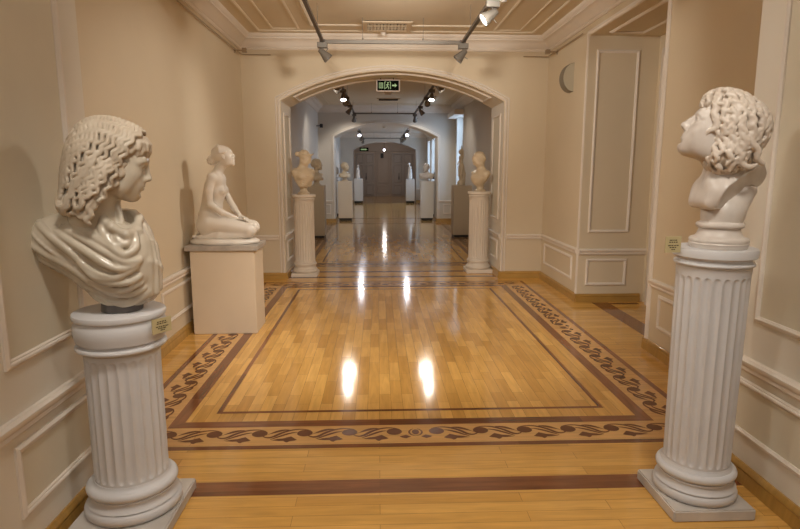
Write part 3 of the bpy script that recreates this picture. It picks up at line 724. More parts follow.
# ================================================================== COLUMN PEDESTALS
def fluted(bm, r0, r1, z0, z1, n=20, per=10, depth=.012):
    zs = [z0, z0+.012] + [z0+.012+.03*(1-math.cos(PI/2*i/5)) for i in range(1, 6)]
    top = [z1, z1-.012] + [z1-.012-.03*(1-math.cos(PI/2*i/5)) for i in range(1, 6)]
    zs = zs+[z0+(z1-z0)*k/6 for k in range(1, 6)]+top[::-1]
    rings = []
    for z in zs:
        R = r0+(r1-r0)*(z-z0)/(z1-z0)
        e = min(z-z0-.012, z1-.012-z)/.03; e = max(0, min(1, e))
        hw = math.sqrt(max(0, 1-(1-e)**2))          # half width of the flute at this height
        ring = []
        for i in range(n*per):
            u = ((i % per)/per-.5)*2/.78
            d = 0
            if abs(u) < 1 and e > 0:
                v = abs(u)/max(hw, .05); d = depth*math.sqrt(max(0, 1-v*v))*hw if v < 1 else 0
            a = 2*PI*i/(n*per); ring.append(bm.verts.new(((R-d)*math.cos(a), (R-d)*math.sin(a), z)))
        rings.append(ring)
    for a, b in zip(rings, rings[1:]):
        for i in range(len(a)): 
            j = (i+1) % len(a); bm.faces.new((a[i], a[j], b[j], b[i]))
    bm.faces.new(rings[0][::-1]); bm.faces.new(rings[-1])

def column(x, y, h, r0, r1, rt, rc, kind, label, pl=.215, m='plaster', rz=0):
    """r0, r1 shaft radii; rt radius of the upper base ring; rc radius of the round top"""
    t = thing('column_pedestal', label, 'column pedestal', (x, y, 0), rz)
    bm = bmesh.new(); box(bm, -pl, pl, -pl, pl, 0, .055); bmesh.ops.bevel(bm, geom=bm.edges[:], offset=.006, segments=2, affect='EDGES')
    o = from_bm('plinth', bm, M['plinth'] if m == 'plaster' else M[m]); o.parent = t
    rl = min(pl-.004, rt+.022)
    prof = [(rl-.028, .054)]+arc_pts(rl-.028, .081, .027, -PI/2, PI*.42, 8)+[(rt+.002, .112), (rt-.008, .122), (rt-.014, .134), (rt-.014, .146), (rt-.008, .152), (rt-.008, .158)]+arc_pts(rt-.020, .180, .021, -PI*.42, PI/2, 8)+[(r0+.010, .204), (r0+.004, .210), (r0+.002, .219)]
    bm = bmesh.new(); lathe(bm, prof, 72); o = from_bm('base_rings', bm, M[m], None, True, 40); o.parent = t
    if kind == 'cushion': zt = h-.185
    else: zt = h-.11
    bm = bmesh.new(); fluted(bm, r0, r1, .217, zt, 24, 8, .008); o = from_bm('fluted_shaft', bm, M[m], None, True, 30); o.parent = t
    if kind == 'cushion':
        prof = [(r1+.002, zt-.001), (r1+.002, zt+.012), (rc-.014, zt+.02)]+arc_pts(rc-.016, zt+.032, .012, -PI/2, PI/2, 6)+[(rc-.022, zt+.047), (rc-.022, zt+.054), (rc-.009, zt+.060), (rc-.004, zt+.085), (rc-.001, zt+.105), (rc-.004, zt+.135), (rc-.014, zt+.148), (rc-.014, zt+.155), (rc-.003, zt+.16), (rc, zt+.172), (rc-.003, zt+.181), (rc-.010, h)]
    else:
        prof = [(r1+.001, zt-.001), (r1+.002, zt+.025), (r1+.006, zt+.03)]+arc_pts(r1+.004, zt+.042, .010, -PI/2, PI/2, 6)+[(r1+.001, zt+.058), (r1+.004, zt+.064), (rc-.006, zt+.070), (rc-.001, zt+.074), (rc, zt+.1), (rc-.004, h)]
    bm = bmesh.new(); lathe(bm, prof, 72); o = from_bm('capital', bm, M[m], None, True, 40); o.parent = t
    return t
column(-1.145, 2.53, .985, .158, .157, .195, .192, 'cushion', 'short white fluted column pedestal with bulging top under the long-haired bust')
column(1.532, 2.555, 1.245, .146, .154, .177, .176, 'plain', 'tall white fluted column pedestal under the curly-haired head by the right wall', pl=.192)
column(-1.105, 8.66, 1.215, .150, .150, .170, .178, 'plain', 'white fluted column at the left jamb of the first arch', pl=.19, m='plaster2')
column(1.555, 8.90, 1.245, .150, .150, .172, .178, 'plain', 'white fluted column at the right jamb of the first arch', pl=.20, m='plaster2')

def label_plate(c, ux, uz, rz, label, arm):
    """ux half width, uz half height; rz turns the face from -Y"""
    t = thing('label_plate', label, 'label', c, rz)
    bm = bmesh.new(); box(bm, -ux, ux, -.002, .003, -uz, uz); o = from_bm('plate', bm, M['brass']); o.parent = t
    bm = bmesh.new()
    for z, a, b in ((.55, -.5, .45), (.3, -.55, .55), (-.12, -.65, .7), (-.36, -.45, .4), (-.62, -.2, .25)):
        x = a*ux
        while x < b*ux:                     # rows of tiny words, illegible in the photograph too
            l = random.uniform(.006, .014); box(bm, x, min(x+l, b*ux), -.0028, -.0019, z*uz-.0022, z*uz+.0022); x += l+.003
    o = from_bm('engraved_lines', bm, M['ink']); o.parent = t
    bm = bmesh.new(); tube(bm, [(0, .002, 0), (arm[0], arm[1], 0)], .008); o = from_bm('clip', bm, M['brass']); o.parent = t
label_plate((-.935, 2.45, .932), .045, .032, math.radians(53), 'small brass label clipped to the left column top', (.0, .035))
label_plate((1.318, 2.52, 1.262), .037, .036, math.radians(5), 'small brass label clipped to the right column top', (.05, .03))

# ================================================================== BOX PEDESTALS
def pedestal(x0, x1, y0, y1, h, label, m, slab=None, foot=0):
    t = thing('pedestal', label, 'pedestal', ((x0+x1)/2, (y0+y1)/2, 0))
    a, b = (x1-x0)/2, (y1-y0)/2; hb = h-(slab or 0)
    bm = bmesh.new(); box(bm, -a, a, -b, b, foot, hb); bmesh.ops.bevel(bm, geom=bm.edges[:], offset=.005, segments=2, affect='EDGES'); o = from_bm('pedestal_body', bm, M[m]); o.parent = t
    if slab:
        bm = bmesh.new(); box(bm, -a-.04, a+.035, -b-.03, b+.03, hb, h); bmesh.ops.bevel(bm, geom=bm.edges[:], offset=.006, segments=2, affect='EDGES'); o = from_bm('top_slab', bm, M['stone']); o.parent = t
    if foot:
        bm = bmesh.new(); box(bm, -a+.02, a-.02, -b+.02, b-.02, 0, foot); o = from_bm('recessed_foot', bm, M['black']); o.parent = t
    return t
pedestal(-1.80, -1.19, 5.52, 5.93, .87, 'cream box pedestal with grey stone slab under the kneeling figure', 'pedestal', slab=.05)
pedestal(-1.66, -1.235, 13.37, 13.80, 1.2, 'tan box pedestal by the left wall behind the left fluted column', 'pedestal_tan', foot=.05)
pedestal(1.75, 2.17, 13.42, 13.85, 1.2, 'tan box pedestal by the right wall behind the right fluted column', 'pedestal_tan', foot=.05)
pedestal(-1.22, -.80, 17.8, 18.2, 1.2, 'white box pedestal with dark foot at the left of the second arch', 'pedestal', foot=.08)
pedestal(1.31, 1.69, 17.75, 18.15, 1.2, 'white box pedestal with dark foot at the right of the second arch', 'pedestal_white', foot=.08)
pedestal(-1.10, -.70, 26.75, 27.15, 1.12, 'small distant white box pedestal left of the last arch', 'pedestal_white', foot=.1)
pedestal(1.28, 1.68, 26.7, 27.1, 1.10, 'small distant white box pedestal right of the last arch', 'pedestal_white', foot=.1)
pedestal(-1.62, -1.24, 19.6, 20.0, 1.15, 'mostly hidden white pedestal behind the left pier of the second arch', 'pedestal_white', foot=.08)
pedestal(1.76, 2.12, 19.2, 19.6, 1.16, 'mostly hidden white pedestal behind the right pier of the second arch', 'pedestal_white', foot=.08)

# ================================================================== WORLD
w = bpy.data.worlds.new('world'); sc.world = w; w.use_nodes = True
bg = w.node_tree.nodes['Background']; bg.inputs[0].default_value = (.55, .75, 1, 1); bg.inputs[1].default_value = 2.0
sc.view_settings.view_transform = 'Standard'; sc.view_settings.look = 'None'; sc.view_settings.gamma = 1; sc.view_settings.use_curve_mapping = False
sc.view_settings.exposure = -0.07
sc.cycles.use_denoising = True; sc.cycles.max_bounces = 8; sc.cycles.diffuse_bounces = 5
sc.cycles.sample_clamp_indirect = 4

# ================================================================== SCULPTURE (signed distance modelling, meshed)
def Wn(px, py, Y): return np.array(W(px, py, Y))
def rot(yw=0, pt=0, rl=0):
    """columns = local x (forward), y (left), z (up); pt lifts the chin, yw turns about z, rl tips to the side"""
    return np.array(Matrix.Rotation(yw, 3, 'Z') @ Matrix.Rotation(-pt, 3, 'Y') @ Matrix.Rotation(rl, 3, 'X'))
class Frame:
    def __init__(s, o, R=None, sc=1.0): s.o = np.array(o, float); s.R = np.eye(3) if R is None else R; s.s = sc
    def p(s, q): return s.o + s.R @ (np.array(q, float)*s.s)
WF = Frame((0, 0, 0))
def resample(pts, k=3):
    """smooth curve through points (Catmull-Rom)"""
    P = [np.array(p, float) for p in pts]; out = []
    for i in range(len(P)-1):
        a, b, c, d = P[max(i-1, 0)], P[i], P[i+1], P[min(i+2, len(P)-1)]
        for j in range(k):
            t = j/k; out.append(.5*(2*b+(c-a)*t+(2*a-5*b+4*c-d)*t*t+(3*b-a-3*c+d)*t**3))
    return out+[P[-1]]
def side_pt(F, px, py, d):
    """the two mirror points, d either side of the head's middle plane, the nearer one seen at px, py"""
    n = F.R[:, 1]; c = np.array((0, 0, H)); s = 1 if (c-F.o).dot(n) > 0 else -1
    r = Wn(px, py, 1.0)-c; q = F.o+n*s*d; t = (q-c).dot(n)/r.dot(n); p = c+r*t
    return p, p-n*(2*s*d)
class Sdf:
    def __init__(s, lo, hi, h):
        s.lo = np.array(lo, float); s.h = h; s.n = np.ceil((np.array(hi)-s.lo)/h).astype(int)+1
        s.f = np.full(s.n, .06, np.float32)
        s.ax = [s.lo[i]+h*np.arange(s.n[i]) for i in range(3)]
    def sl(s, a, b, m):
        i0 = np.maximum(0, np.floor((a-m-s.lo)/s.h).astype(int)); i1 = np.minimum(s.n, np.ceil((b+m-s.lo)/s.h).astype(int)+1)
        if np.any(i1 <= i0): return None, None
        sl = tuple(slice(a_, b_) for a_, b_ in zip(i0, i1))
        return sl, (s.ax[0][sl[0]][:, None, None], s.ax[1][sl[1]][None, :, None], s.ax[2][sl[2]][None, None, :])
    def mix(s, sl, d, k, op):
        f = s.f[sl]; d = d.astype(np.float32)
        if op == 'add':
            if k: h = np.maximum(k-np.abs(f-d), 0)/k; s.f[sl] = np.minimum(f, d)-h*h*k*.25
            else: s.f[sl] = np.minimum(f, d)
        elif op == 'sub':
            d = -d
            if k: h = np.maximum(k-np.abs(f-d), 0)/k; s.f[sl] = np.maximum(f, d)+h*h*k*.25
            else: s.f[sl] = np.maximum(f, d)
    def ell(s, c, r, k=.01, F=WF, R=None, op='add'):
        c = F.p(c); A = F.R if R is None else F.R @ R; r = np.array(r, float)*F.s
        ext = np.sqrt(((A*r)**2).sum(1)); sl, X = s.sl(c-ext, c+ext, k+3*s.h)
        if sl is None: return
        q = [sum((X[i]-c[i])*A[i, j] for i in range(3)) for j in range(3)]
        k0 = np.sqrt(sum((q[j]/r[j])**2 for j in range(3))); k1 = np.sqrt(sum((q[j]/r[j]**2)**2 for j in range(3)))+1e-9
        s.mix(sl, k0*(k0-1)/k1, k, op)
    def cap(s, a, b, ra, rb=None, k=.01, F=WF, op='add'):
        a = F.p(a); b = F.p(b); ra = ra*F.s; rb = ra if rb is None else rb*F.s; m = max(ra, rb)
        sl, X = s.sl(np.minimum(a, b)-m, np.maximum(a, b)+m, k+3*s.h)
        if sl is None: return
        ab = b-a; L = ab.dot(ab)+1e-12
        t = np.clip(sum((X[i]-a[i])*ab[i] for i in range(3))/L, 0, 1)
        d = np.sqrt(sum((X[i]-a[i]-t*ab[i])**2 for i in range(3)))-(ra+(rb-ra)*t)
        s.mix(sl, d, k, op)
    def chain(s, pts, r, k=.006, F=WF, op='add'):
        n = len(pts); rr = r if hasattr(r, '__len__') else [r]*n
        for i in range(n-1): s.cap(pts[i], pts[i+1], rr[i], rr[i+1], k, F, op)
    def plane(s, p, nrm, k=.0):
        """keep the side the normal points away from"""
        nrm = np.array(nrm, float); nrm /= np.linalg.norm(nrm); p = np.array(p, float)
        d = sum(((s.ax[i]-p[i])*nrm[i]).reshape([-1 if j == i else 1 for j in range(3)]) for i in range(3)).astype(np.float32)
        if k: h = np.maximum(k-np.abs(s.f-d), 0)/k; s.f = np.maximum(s.f, d)+h*h*k*.25
        else: s.f = np.maximum(s.f, d)
    def at(s, p):
        q = np.clip((np.array(p)-s.lo)/s.h, 0, s.n-1.001); i = q.astype(int); t = q-i; v = 0
        for a in (0, 1):
            for b in (0, 1):
                for c in (0, 1): v += s.f[i[0]+a, i[1]+b, i[2]+c]*(t[0] if a else 1-t[0])*(t[1] if b else 1-t[1])*(t[2] if c else 1-t[2])
        return v
    def grad(s, p):
        e = s.h; p = np.array(p); g = np.array([s.at(p+e*v)-s.at(p-e*v) for v in np.eye(3)]); n = np.linalg.norm(g); return g/n if n > 1e-6 else np.zeros(3)
    def snap(s, p, it=4):
        p = np.array(p, float)
        for _ in range(it): p = p-s.grad(p)*s.at(p)*.9
        return p
    def march(s, o, d, t0, t1):
        """first surface point along a straight line"""
        t = t0
        while t < t1:
            v = s.at(o+d*t)
            if v < .001: return o+d*t
            t += max(.003, v*.7)
        return None
    def mesh(s, name, m, parent, smooth=1, decim=None):
        f = s.f; n = s.n; ins = f < 0
        ins[0] = ins[-1] = False; ins[:, 0] = ins[:, -1] = False; ins[:, :, 0] = ins[:, :, -1] = False
        cs = np.zeros(n-1, np.int8)
        for a in (0, 1):
            for b in (0, 1):
                for c in (0, 1): cs += ins[a:n[0]-1+a, b:n[1]-1+b, c:n[2]-1+c]
        act = np.argwhere((cs > 0) & (cs < 8)); idx = np.full(n-1, -1, np.int32); idx[tuple(act.T)] = np.arange(len(act))
        acc = np.zeros((len(act), 3)); cnt = np.zeros(len(act)); co = np.array([(a, b, c) for a in (0, 1) for b in (0, 1) for c in (0, 1)])
        for i in range(8):
            for j in range(i+1, 8):
                if np.abs(co[i]-co[j]).sum() != 1: continue
                fa = f[tuple((act+co[i]).T)]; fb = f[tuple((act+co[j]).T)]; ia = ins[tuple((act+co[i]).T)]; ib = ins[tuple((act+co[j]).T)]
                x = ia != ib; t = np.where(x, fa/np.where(np.abs(fa-fb) < 1e-9, 1e-9, fa-fb), 0); t = np.clip(t, 0, 1)
                acc += np.where(x[:, None], co[i]+(co[j]-co[i])*t[:, None], 0); cnt += x
        V = s.lo+(act+acc/np.maximum(cnt, 1)[:, None])*s.h
        Fs = []
        for d in range(3):
            u, v = (d+1) % 3, (d+2) % 3
            A = ins; B = np.roll(ins, -1, d); ch = A != B
            e = np.argwhere(ch); e = e[(e[:, d] < n[d]-1) & (e[:, u] > 0) & (e[:, v] > 0) & (e[:, u] < n[u]-1) & (e[:, v] < n[v]-1)]
            if not len(e): continue
            def ix(du, dv):
                q = e.copy(); q[:, u] -= du; q[:, v] -= dv; return idx[tuple(q.T)]
            q = np.stack([ix(0, 0), ix(1, 0), ix(1, 1), ix(0, 1)], 1); inn = ins[tuple(e.T)]
            q[~inn] = q[~inn][:, ::-1]; Fs.append(q)
        Fq = np.concatenate(Fs); Fq = Fq[(Fq >= 0).all(1)]
        for _ in range(smooth):      # light relaxation
            a = np.zeros_like(V); c = np.zeros(len(V))
            for i in range(4):
                j = (i+1) % 4; np.add.at(a, Fq[:, i], V[Fq[:, j]]); np.add.at(c, Fq[:, i], 1); np.add.at(a, Fq[:, j], V[Fq[:, i]]); np.add.at(c, Fq[:, j], 1)
            V = V*.6+(a/np.maximum(c, 1)[:, None])*.4
        o0 = np.array(parent.location) if parent else np.zeros(3)
        V = V-o0
        me = bpy.data.meshes.new(name); me.vertices.add(len(V)); me.vertices.foreach_set('co', V.ravel().astype(np.float32))
        me.loops.add(len(Fq)*4); me.loops.foreach_set('vertex_index', Fq.ravel().astype(np.int32))
        me.polygons.add(len(Fq)); me.polygons.foreach_set('loop_start', np.arange(0, len(Fq)*4, 4, dtype=np.int32)); me.polygons.foreach_set('loop_total', np.full(len(Fq), 4, np.int32))
        me.update(calc_edges=True); me.validate()
        return link(name, me, M[m], parent, True)

def head(s, F, k=.008, eyes=True, ears=True, thin=1.0):
    """human head, face towards local +x, chin at z -.118, crown at z +.12 (head scale 1 = life size)"""
    e = lambda c, r, kk=.012, op='add', R=None: s.ell(c, r, kk*F.s, F, R, op)
    e((-.018, 0, .035), (.098, .076, .086), 0)
    e((.024, 0, -.008), (.062, .062, .088), .03)
    e((.022, 0, -.060), (.060, .054, .048), .04)
    e((.030, 0, .030), (.060, .060, .062), .03)
    e((.064, 0, -.096), (.024, .026, .021), .035)                     # chin
    for y in (-1, 1):
        e((.046, y*.040, -.026), (.026, .022, .024), .04)              # cheekbones
        e((.008, y*.046, -.072), (.034, .016, .024), .04)              # jaw angle
    e((.074, 0, .028), (.014, .046, .014), .025)                       # brow
    for y in (-1, 1): e((.096, y*.031, .005), (.016, .019, .0125), .014, 'sub')
    s.cap((.084, 0, .026), (.104, 0, -.026), .0090, .0105, .012*F.s, F)  # nose
    e((.105, 0, -.030), (.0105, .0105, .009), .008)
    for y in (-1, 1): e((.094, y*.012, -.034), (.011, .0075, .008), .008)
    for y in (-1, 1): e((.099, y*.0065, -.043), (.006, .0035, .004), .003, 'sub')
    e((.072, 0, -.060), (.020, .032, .026), .025)                      # muzzle
    e((.0885, 0, -.0565), (.0085, .019, .0056), .007)
    e((.0865, 0, -.0685), (.0085, .016, .0064), .007)
    s.chain([(.080, -.022, -.0625), (.0940, -.010, -.0620), (.0958, 0, -.0628), (.0940, .010, -.0620), (.080, .022, -.0625)], .0018, .003*F.s, F, 'sub')
    e((.090, 0, -.082), (.007, .018, .006), .012, 'sub')
    if eyes:
        for y in (-1, 1):
            e((.0715, y*.031, .004), (.0145, .0165, .0125), .005)
            s.chain([(.078, y*.047, .005), (.0855, y*.040, .0105), (.0885, y*.031, .0125), (.087, y*.021, .009), (.084, y*.016, .004)], .0023, .006*F.s, F)
            s.chain([(.079, y*.046, .002), (.0845, y*.036, -.005), (.0835, y*.022, -.004)], .0016, .006*F.s, F)
            s.chain([(.071, y*.052, .018), (.084, y*.038, .028), (.088, y*.018, .024)], .0040, .014*F.s, F)
    if ears:
        for y in (-1, 1):
            s.chain([(-.006, y*.073, -.028), (-.001, y*.076, -.010), (.0, y*.078, .010), (-.010, y*.080, .021), (-.020, y*.080, .014), (-.020, y*.078, -.004), (-.008, y*.076, -.026)], .0048, .004*F.s, F)
            e((-.010, y*.072, -.002), (.012, .006, .018), .006)

def locks(H, mass, seeds, flow, n, step, amp, wl, r0, r1, k, lift=.3, stop=None, phase=PI):
    """wavy strands that follow the surface of `mass` (an Sdf) and are merged into H"""
    for i, p in enumerate(seeds):
        p = mass.snap(p); ph = random.uniform(-phase, phase); ln = n if isinstance(n, int) else random.randint(*n); pts = []; am = amp*random.uniform(.75, 1.25)
        d0 = None
        for j in range(ln):
            g = mass.grad(p)
            d = flow(p); d = d-g*d.dot(g); l = np.linalg.norm(d)
            if l < 1e-4: break
            d /= l
            if d0 is not None: d = d*.6+d0*.4; d /= np.linalg.norm(d)
            d0 = d; side = np.cross(g, d); off = math.sin(ph+2*PI*j*step/wl)*am*min(1, .35+j/4)
            q = mass.snap(p+side*off, 2)
            if stop and stop(q): break
            pts.append(q+mass.grad(q)*(r0*lift)); p = mass.snap(p+d*step, 2)
        m = len(pts)
        if m > 2:
            pts = resample(pts, 2); m = len(pts); H.chain(pts, [r0+(r1-r0)*(t/(m-1))**1.5 for t in range(m)], k)

def neck_bust_socle(t, x, y, z0, hs, r, m):
    bm = bmesh.new()
    prof = [(r, z0), (r*1.0, z0+hs*.10)]+arc_pts(r*.93, z0+hs*.18, r*.08, -PI/2, PI/2, 5)+[(r*.74, z0+hs*.30), (r*.62, z0+hs*.45), (r*.58, z0+hs*.62), (r*.62, z0+hs*.74)]+arc_pts(r*.66, z0+hs*.82, r*.10, -PI/2, PI/2, 5)+[(r*.6, z0+hs*.92), (r*.6, z0+hs)]
    lathe(bm, prof, 48); bmesh.ops.translate(bm, verts=bm.verts, vec=(x, y, 0)); o = child(from_bm('socle', bm, M[m], None, True, 40), t); return o

# ------------------------------------------------------------------ 1. long-haired draped bust (left)
def bust_long_hair():
    Y0 = 2.52
    t = thing('marble_bust', 'draped marble bust with long wavy hair and fringe on the short left column', 'bust', (-1.14, 2.53, .985))
    P = lambda px, py, dy=0.0: Wn(px, py, Y0+dy)
    th = math.radians(-12.5); s_ = 1.235
    R = rot(math.radians(17), th)
    br = P(144.3, 165.5); o = br-R @ (np.array([.086, 0, .012])*s_)
    F = Frame(o, R, s_)
    yc = o[1]
    B = Sdf((-1.33, 2.22, 1.30), (-.86, 2.80, 1.95), .0035)
    head(B, F, ears=False)
    B.cap((-.022, 0, -.045), (-.058, 0, -.20), .052, .060, .02, F)
    nb = F.p((-.058, 0, -.17))
    B.ell(P(112, 240, .0), (.12, .12, .09), .04)
    B.cap(nb, P(108, 235), .068, .085, .03)
    B.cap(F.p((-.0, .03, -.08)), P(122, 222, -.04), .012, .010, .02)
    B.plane((0, 0, 1.315), (0, 0, -1))
    body = B.mesh('head_and_neck', 'marble_old', t)
    # hair
    mass = Sdf((-1.42, 2.20, 1.28), (-.84, 2.84, 1.96), .006)
    mass.ell((-.030, 0, .040), (.112, .094, .100), 0, F)
    mass.ell((.022, 0, .068), (.078, .080, .060), .03, F)
    mass.ell((-.075, 0, -.04), (.070, .092, .10), .05, F)
    caps = []
    for i in (0, 1):
        caps.append((side_pt(F, 104, 176, .085)[i], side_pt(F, 87, 205, .105)[i], .050, .040, .04)); caps.append((side_pt(F, 90, 163, .05)[i], side_pt(F, 69, 205, .06)[i], .062, .034, .05))
    for c_ in caps: mass.cap(*c_)
    Hh = Sdf(mass.lo, mass.lo+mass.n*.006, .0035)
    Hh.f[:] = .06
    for (c, r) in (((-.030, 0, .040), (.106, .088, .094)), ((.022, 0, .068), (.072, .074, .054)), ((-.075, 0, -.04), (.065, .087, .095))): Hh.ell(c, r, .04, F)
    for a_, b_, ra, rb, k_ in caps: Hh.cap(a_, b_, ra-.006, rb-.006, k_)
    inv = lambda q: (F.R.T @ (q-F.o))/F.s
    def stop(q):
        l = inv(q)
        return (l[0] > .045 and l[2] < .030) or (l[0] > .018 and l[2] < -.03) or q[2] < P(85, 219)[2]
    def flow(p):
        l = inv(p); sd = 1 if l[1] > 0 else -1
        if l[2] > .085: v = np.array([-.30+l[0]*3.0, sd*1.0, -.2])
        elif l[2] > .03: v = np.array([-.30+l[0]*4.5, sd*.25, -1])
        else: v = np.array([-.42, 0, -1.])
        return F.R @ v
    seeds = []
    for x in np.linspace(-.14, .075, 16):
        for y in (-1, 1): seeds.append(F.p((x, y*.008, .14)))
    locks(Hh, mass, seeds, flow, 40, .010, .0060, .050, .0090, .0072, .001, .85, stop, phase=.3)
    seeds = [F.p((x, y*.07, z)) for y in (-1, 1) for x, z in ((-.10, .02), (-.07, .05), (-.035, .04), (-.01, .01), (-.06, -.01), (-.11, -.04), (-.03, -.03), (-.085, -.07), (-.12, .0), (-.13, .03), (-.05, .02), (.0, .035))]
    locks(Hh, mass, seeds, flow, 34, .010, .0065, .048, .0095, .0070, .0015, .7, stop, phase=.6)
    # fringe: short curls over the forehead
    for i in range(15):
        a = -1.35+2.7*i/14; w = .010*(1 if i % 2 else -1); zt = .026 if i % 2 else .036; q = lambda rx, ry, da, z: (-.008+rx*math.cos(a+da), ry*math.sin(a+da), z)
        Hh.chain([q(.085, .080, 0, .100), q(.098, .084, w*4, .082), q(.100, .084, -w*3, .062), q(.097, .083, w*5, .046), q(.093, .081, w*1, zt)], [.008, .0105, .011, .0095, .005], .0035, F)
    # curling ends beside the neck and on the shoulder
    def curl(pts, r, dy=0):
        sp = [side_pt(F, a, b, .100+d) for a, b, d in pts]; rr = np.interp(np.linspace(0, len(r)-1, 3*(len(r)-1)+1), range(len(r)), r)
        for i in (0, 1): Hh.chain(resample([q[i] for q in sp]), list(rr), .004)
    curl([(125, 163, -.02), (120, 168, -.012), (122, 174, -.01), (115, 178, -.005), (116, 184, 0), (109, 188, .005)], [.014, .014, .013, .012, .011, .009])
    curl([(113, 172, -.005), (107, 177, 0), (110, 184, .005), (103, 190, .012), (104, 197, .018), (97, 202, .02), (95, 208, .02)], [.016, .016, .015, .014, .013, .012, .008])
    curl([(100, 180, 0), (95, 187, .008), (98, 194, .014), (91, 200, .02), (93, 207, .025), (86, 212, .026), (81, 217, .024), (77, 214, .022)], [.017, .017, .016, .015, .014, .013, .011, .007])
    curl([(88, 182, -.01), (83, 189, -.004), (85, 197, .004), (78, 203, .012), (79, 210, .016), (73, 214, .014)], [.017, .017, .016, .014, .012, .008])
    curl([(75, 178, -.04), (70, 186, -.035), (71, 194, -.03), (64, 200, -.025), (62, 207, -.02), (57, 205, -.02)], [.015, .015, .014, .013, .011, .008])
    curl([(80, 170, -.02), (75, 178, -.02), (78, 186, -.012), (70, 193, -.01), (72, 202, -.008), (66, 208, -.006), (63, 212, -.01)], [.012, .013, .013, .012, .011, .010, .007])
    curl([(92, 200, .03), (88, 208, .034), (91, 215, .032), (86, 220, .03), (90, 224, .028)], [.012, .012, .012, .010, .007])
    # keep the face clear
    Hh.ell((.100, 0, -.040), (.055, .075, .062), .006, F, None, 'sub')
    Hh.mesh('hair', 'marble_hair', t)
    # draped shoulders
    D = Sdf((-1.56, 2.10, .97), (-.86, 2.92, 1.42), .0036)
    D.cap(P(50, 237, -.06), P(110, 248, -.02), .080, .125, .06)
    D.cap(P(108, 236, .02), P(128, 270, -.02), .135, .12, .06)
    D.cap(P(118, 268, 0), P(131, 292, .0), .14, .060, .05)
    D.cap(P(57, 248, -.05), P(118, 287, -.01), .068, .065, .05); D.cap(P(112, 291, -.01), P(146, 290, -.01), .058, .052, .04)
    D.cap(P(62, 229, .0), P(95, 217, .03), .068, .08, .05)
    D.cap(P(104, 226, .0), P(90, 222, -.02), .09, .085, .05)
    D.cap(P(127, 232, .08), P(118, 230, .10), .072, .09, .05)       # far shoulder
    D.ell(P(131, 252, -.03), (.078, .108, .110), .04)                # breast
    D.ell(P(120, 250, .10), (.14, .13, .17), .06)
    # neck opening
    D.ell(P(122, 214, -.01), (.068, .075, .050), .02, op='sub')
    # folds placed on the surface facing the viewer
    vd = np.array([0, 1., 0])
    def onfront(a, b):
        q = P(a, b, 0); o = np.array([q[0], 2.12, q[2]]); h = D.march(o, vd, 0, .6); return h
    surf = D.f.copy()
    def fold(pts, r, k=.016, depth=0.0):
        P3 = []
        cur = D.f; D.f = surf
        m = len(pts)*4
        for i in range(m+1):
            u = i/m*(len(pts)-1); j = min(int(u), len(pts)-2); fr = u-j
            p0 = pts[max(j-1, 0)]; p1 = pts[j]; p2 = pts[j+1]; p3 = pts[min(j+2, len(pts)-1)]
            q = [.5*((2*p1[c])+(-p0[c]+p2[c])*fr+(2*p0[c]-5*p1[c]+4*p2[c]-p3[c])*fr*fr+(-p0[c]+3*p1[c]-3*p2[c]+p3[c])*fr**3) for c in (0, 1)]
            h = onfront(*q)
            if h is not None: P3.append(h-vd*depth)
        D.f = cur; n = len(P3)
        if n > 2: D.chain(P3, [.9*r*(.3+.55*math.sin(PI*min(1, (i+1)/(n+1)*1.0))**.6) for i in range(n)], k)
        return P3
    def groove(pts, r, k=.012):
        P3 = []
        cur = D.f; D.f = surf
        for a, b in zip(pts, pts[1:]):
            for i in range(5):
                h = onfront(a[0]+(b[0]-a[0])*i/5, a[1]+(b[1]-a[1])*i/5)
                if h is not None: P3.append(h-vd*r*.3)
        D.f = cur
        if len(P3) > 2: D.chain(P3, r, k, op='sub')
    pass
    for g in ([(60, 226), (85, 244), (112, 262), (140, 270), (150, 268)], [(72, 222), (98, 236), (125, 250), (146, 254)], [(46, 244), (75, 262), (100, 280), (130, 292), (144, 290)],
              [(90, 252), (110, 272), (135, 282), (150, 280)], [(96, 224), (110, 236), (130, 246), (148, 246)]): groove(g, .009)
    fold([(45, 214), (60, 226), (73, 236), (90, 250), (104, 266), (120, 276), (140, 277), (150, 272)], .013)
    fold([(72, 228), (92, 240), (112, 252), (130, 262), (143, 262), (150, 256)], .014)
    fold([(76, 224), (98, 234), (118, 245), (138, 256), (149, 256)], .012)
    fold([(88, 222), (108, 232), (124, 241), (134, 247)], .011)
    fold([(42, 236), (62, 250), (82, 262), (102, 276), (122, 288), (140, 290), (152, 284)], .012)
    fold([(70, 252), (95, 268), (118, 283), (136, 285), (150, 279)], .010)
    fold([(40, 246), (60, 262), (85, 282), (108, 296), (128, 301), (146, 296), (154, 288)], .013)
    fold([(96, 258), (112, 270), (130, 272), (144, 266)], .009)
    fold([(120, 226), (126, 240), (138, 250), (146, 244), (143, 232)], .012)
    fold([(126, 226), (131, 237), (139, 240), (140, 230)], .009)
    fold([(112, 218), (116, 229), (124, 238), (134, 243)], .009)
    fold([(58, 222), (78, 242), (98, 258), (116, 268), (132, 270), (146, 264)], .008, .010)
    fold([(50, 230), (70, 248), (92, 262), (108, 272)], .007, .008)
    fold([(80, 222), (100, 234), (116, 242), (130, 252)], .007, .008)
    fold([(50, 254), (75, 270), (100, 286), (122, 296), (138, 296)], .008, .010)
    fold([(110, 276), (128, 284), (142, 283), (150, 274)], .007, .008)
    fold([(128, 252), (140, 266), (149, 262)], .008, .010)
    # collar roll of the mantle and the piece that hangs in front of the far shoulder
    D.chain([P(100, 216, -.09), P(112, 227, -.125), P(126, 234, -.12), P(137, 230, -.04), P(139, 218, .03), P(131, 210, .07)], [.014, .014, .014, .013, .015, .018], .02)
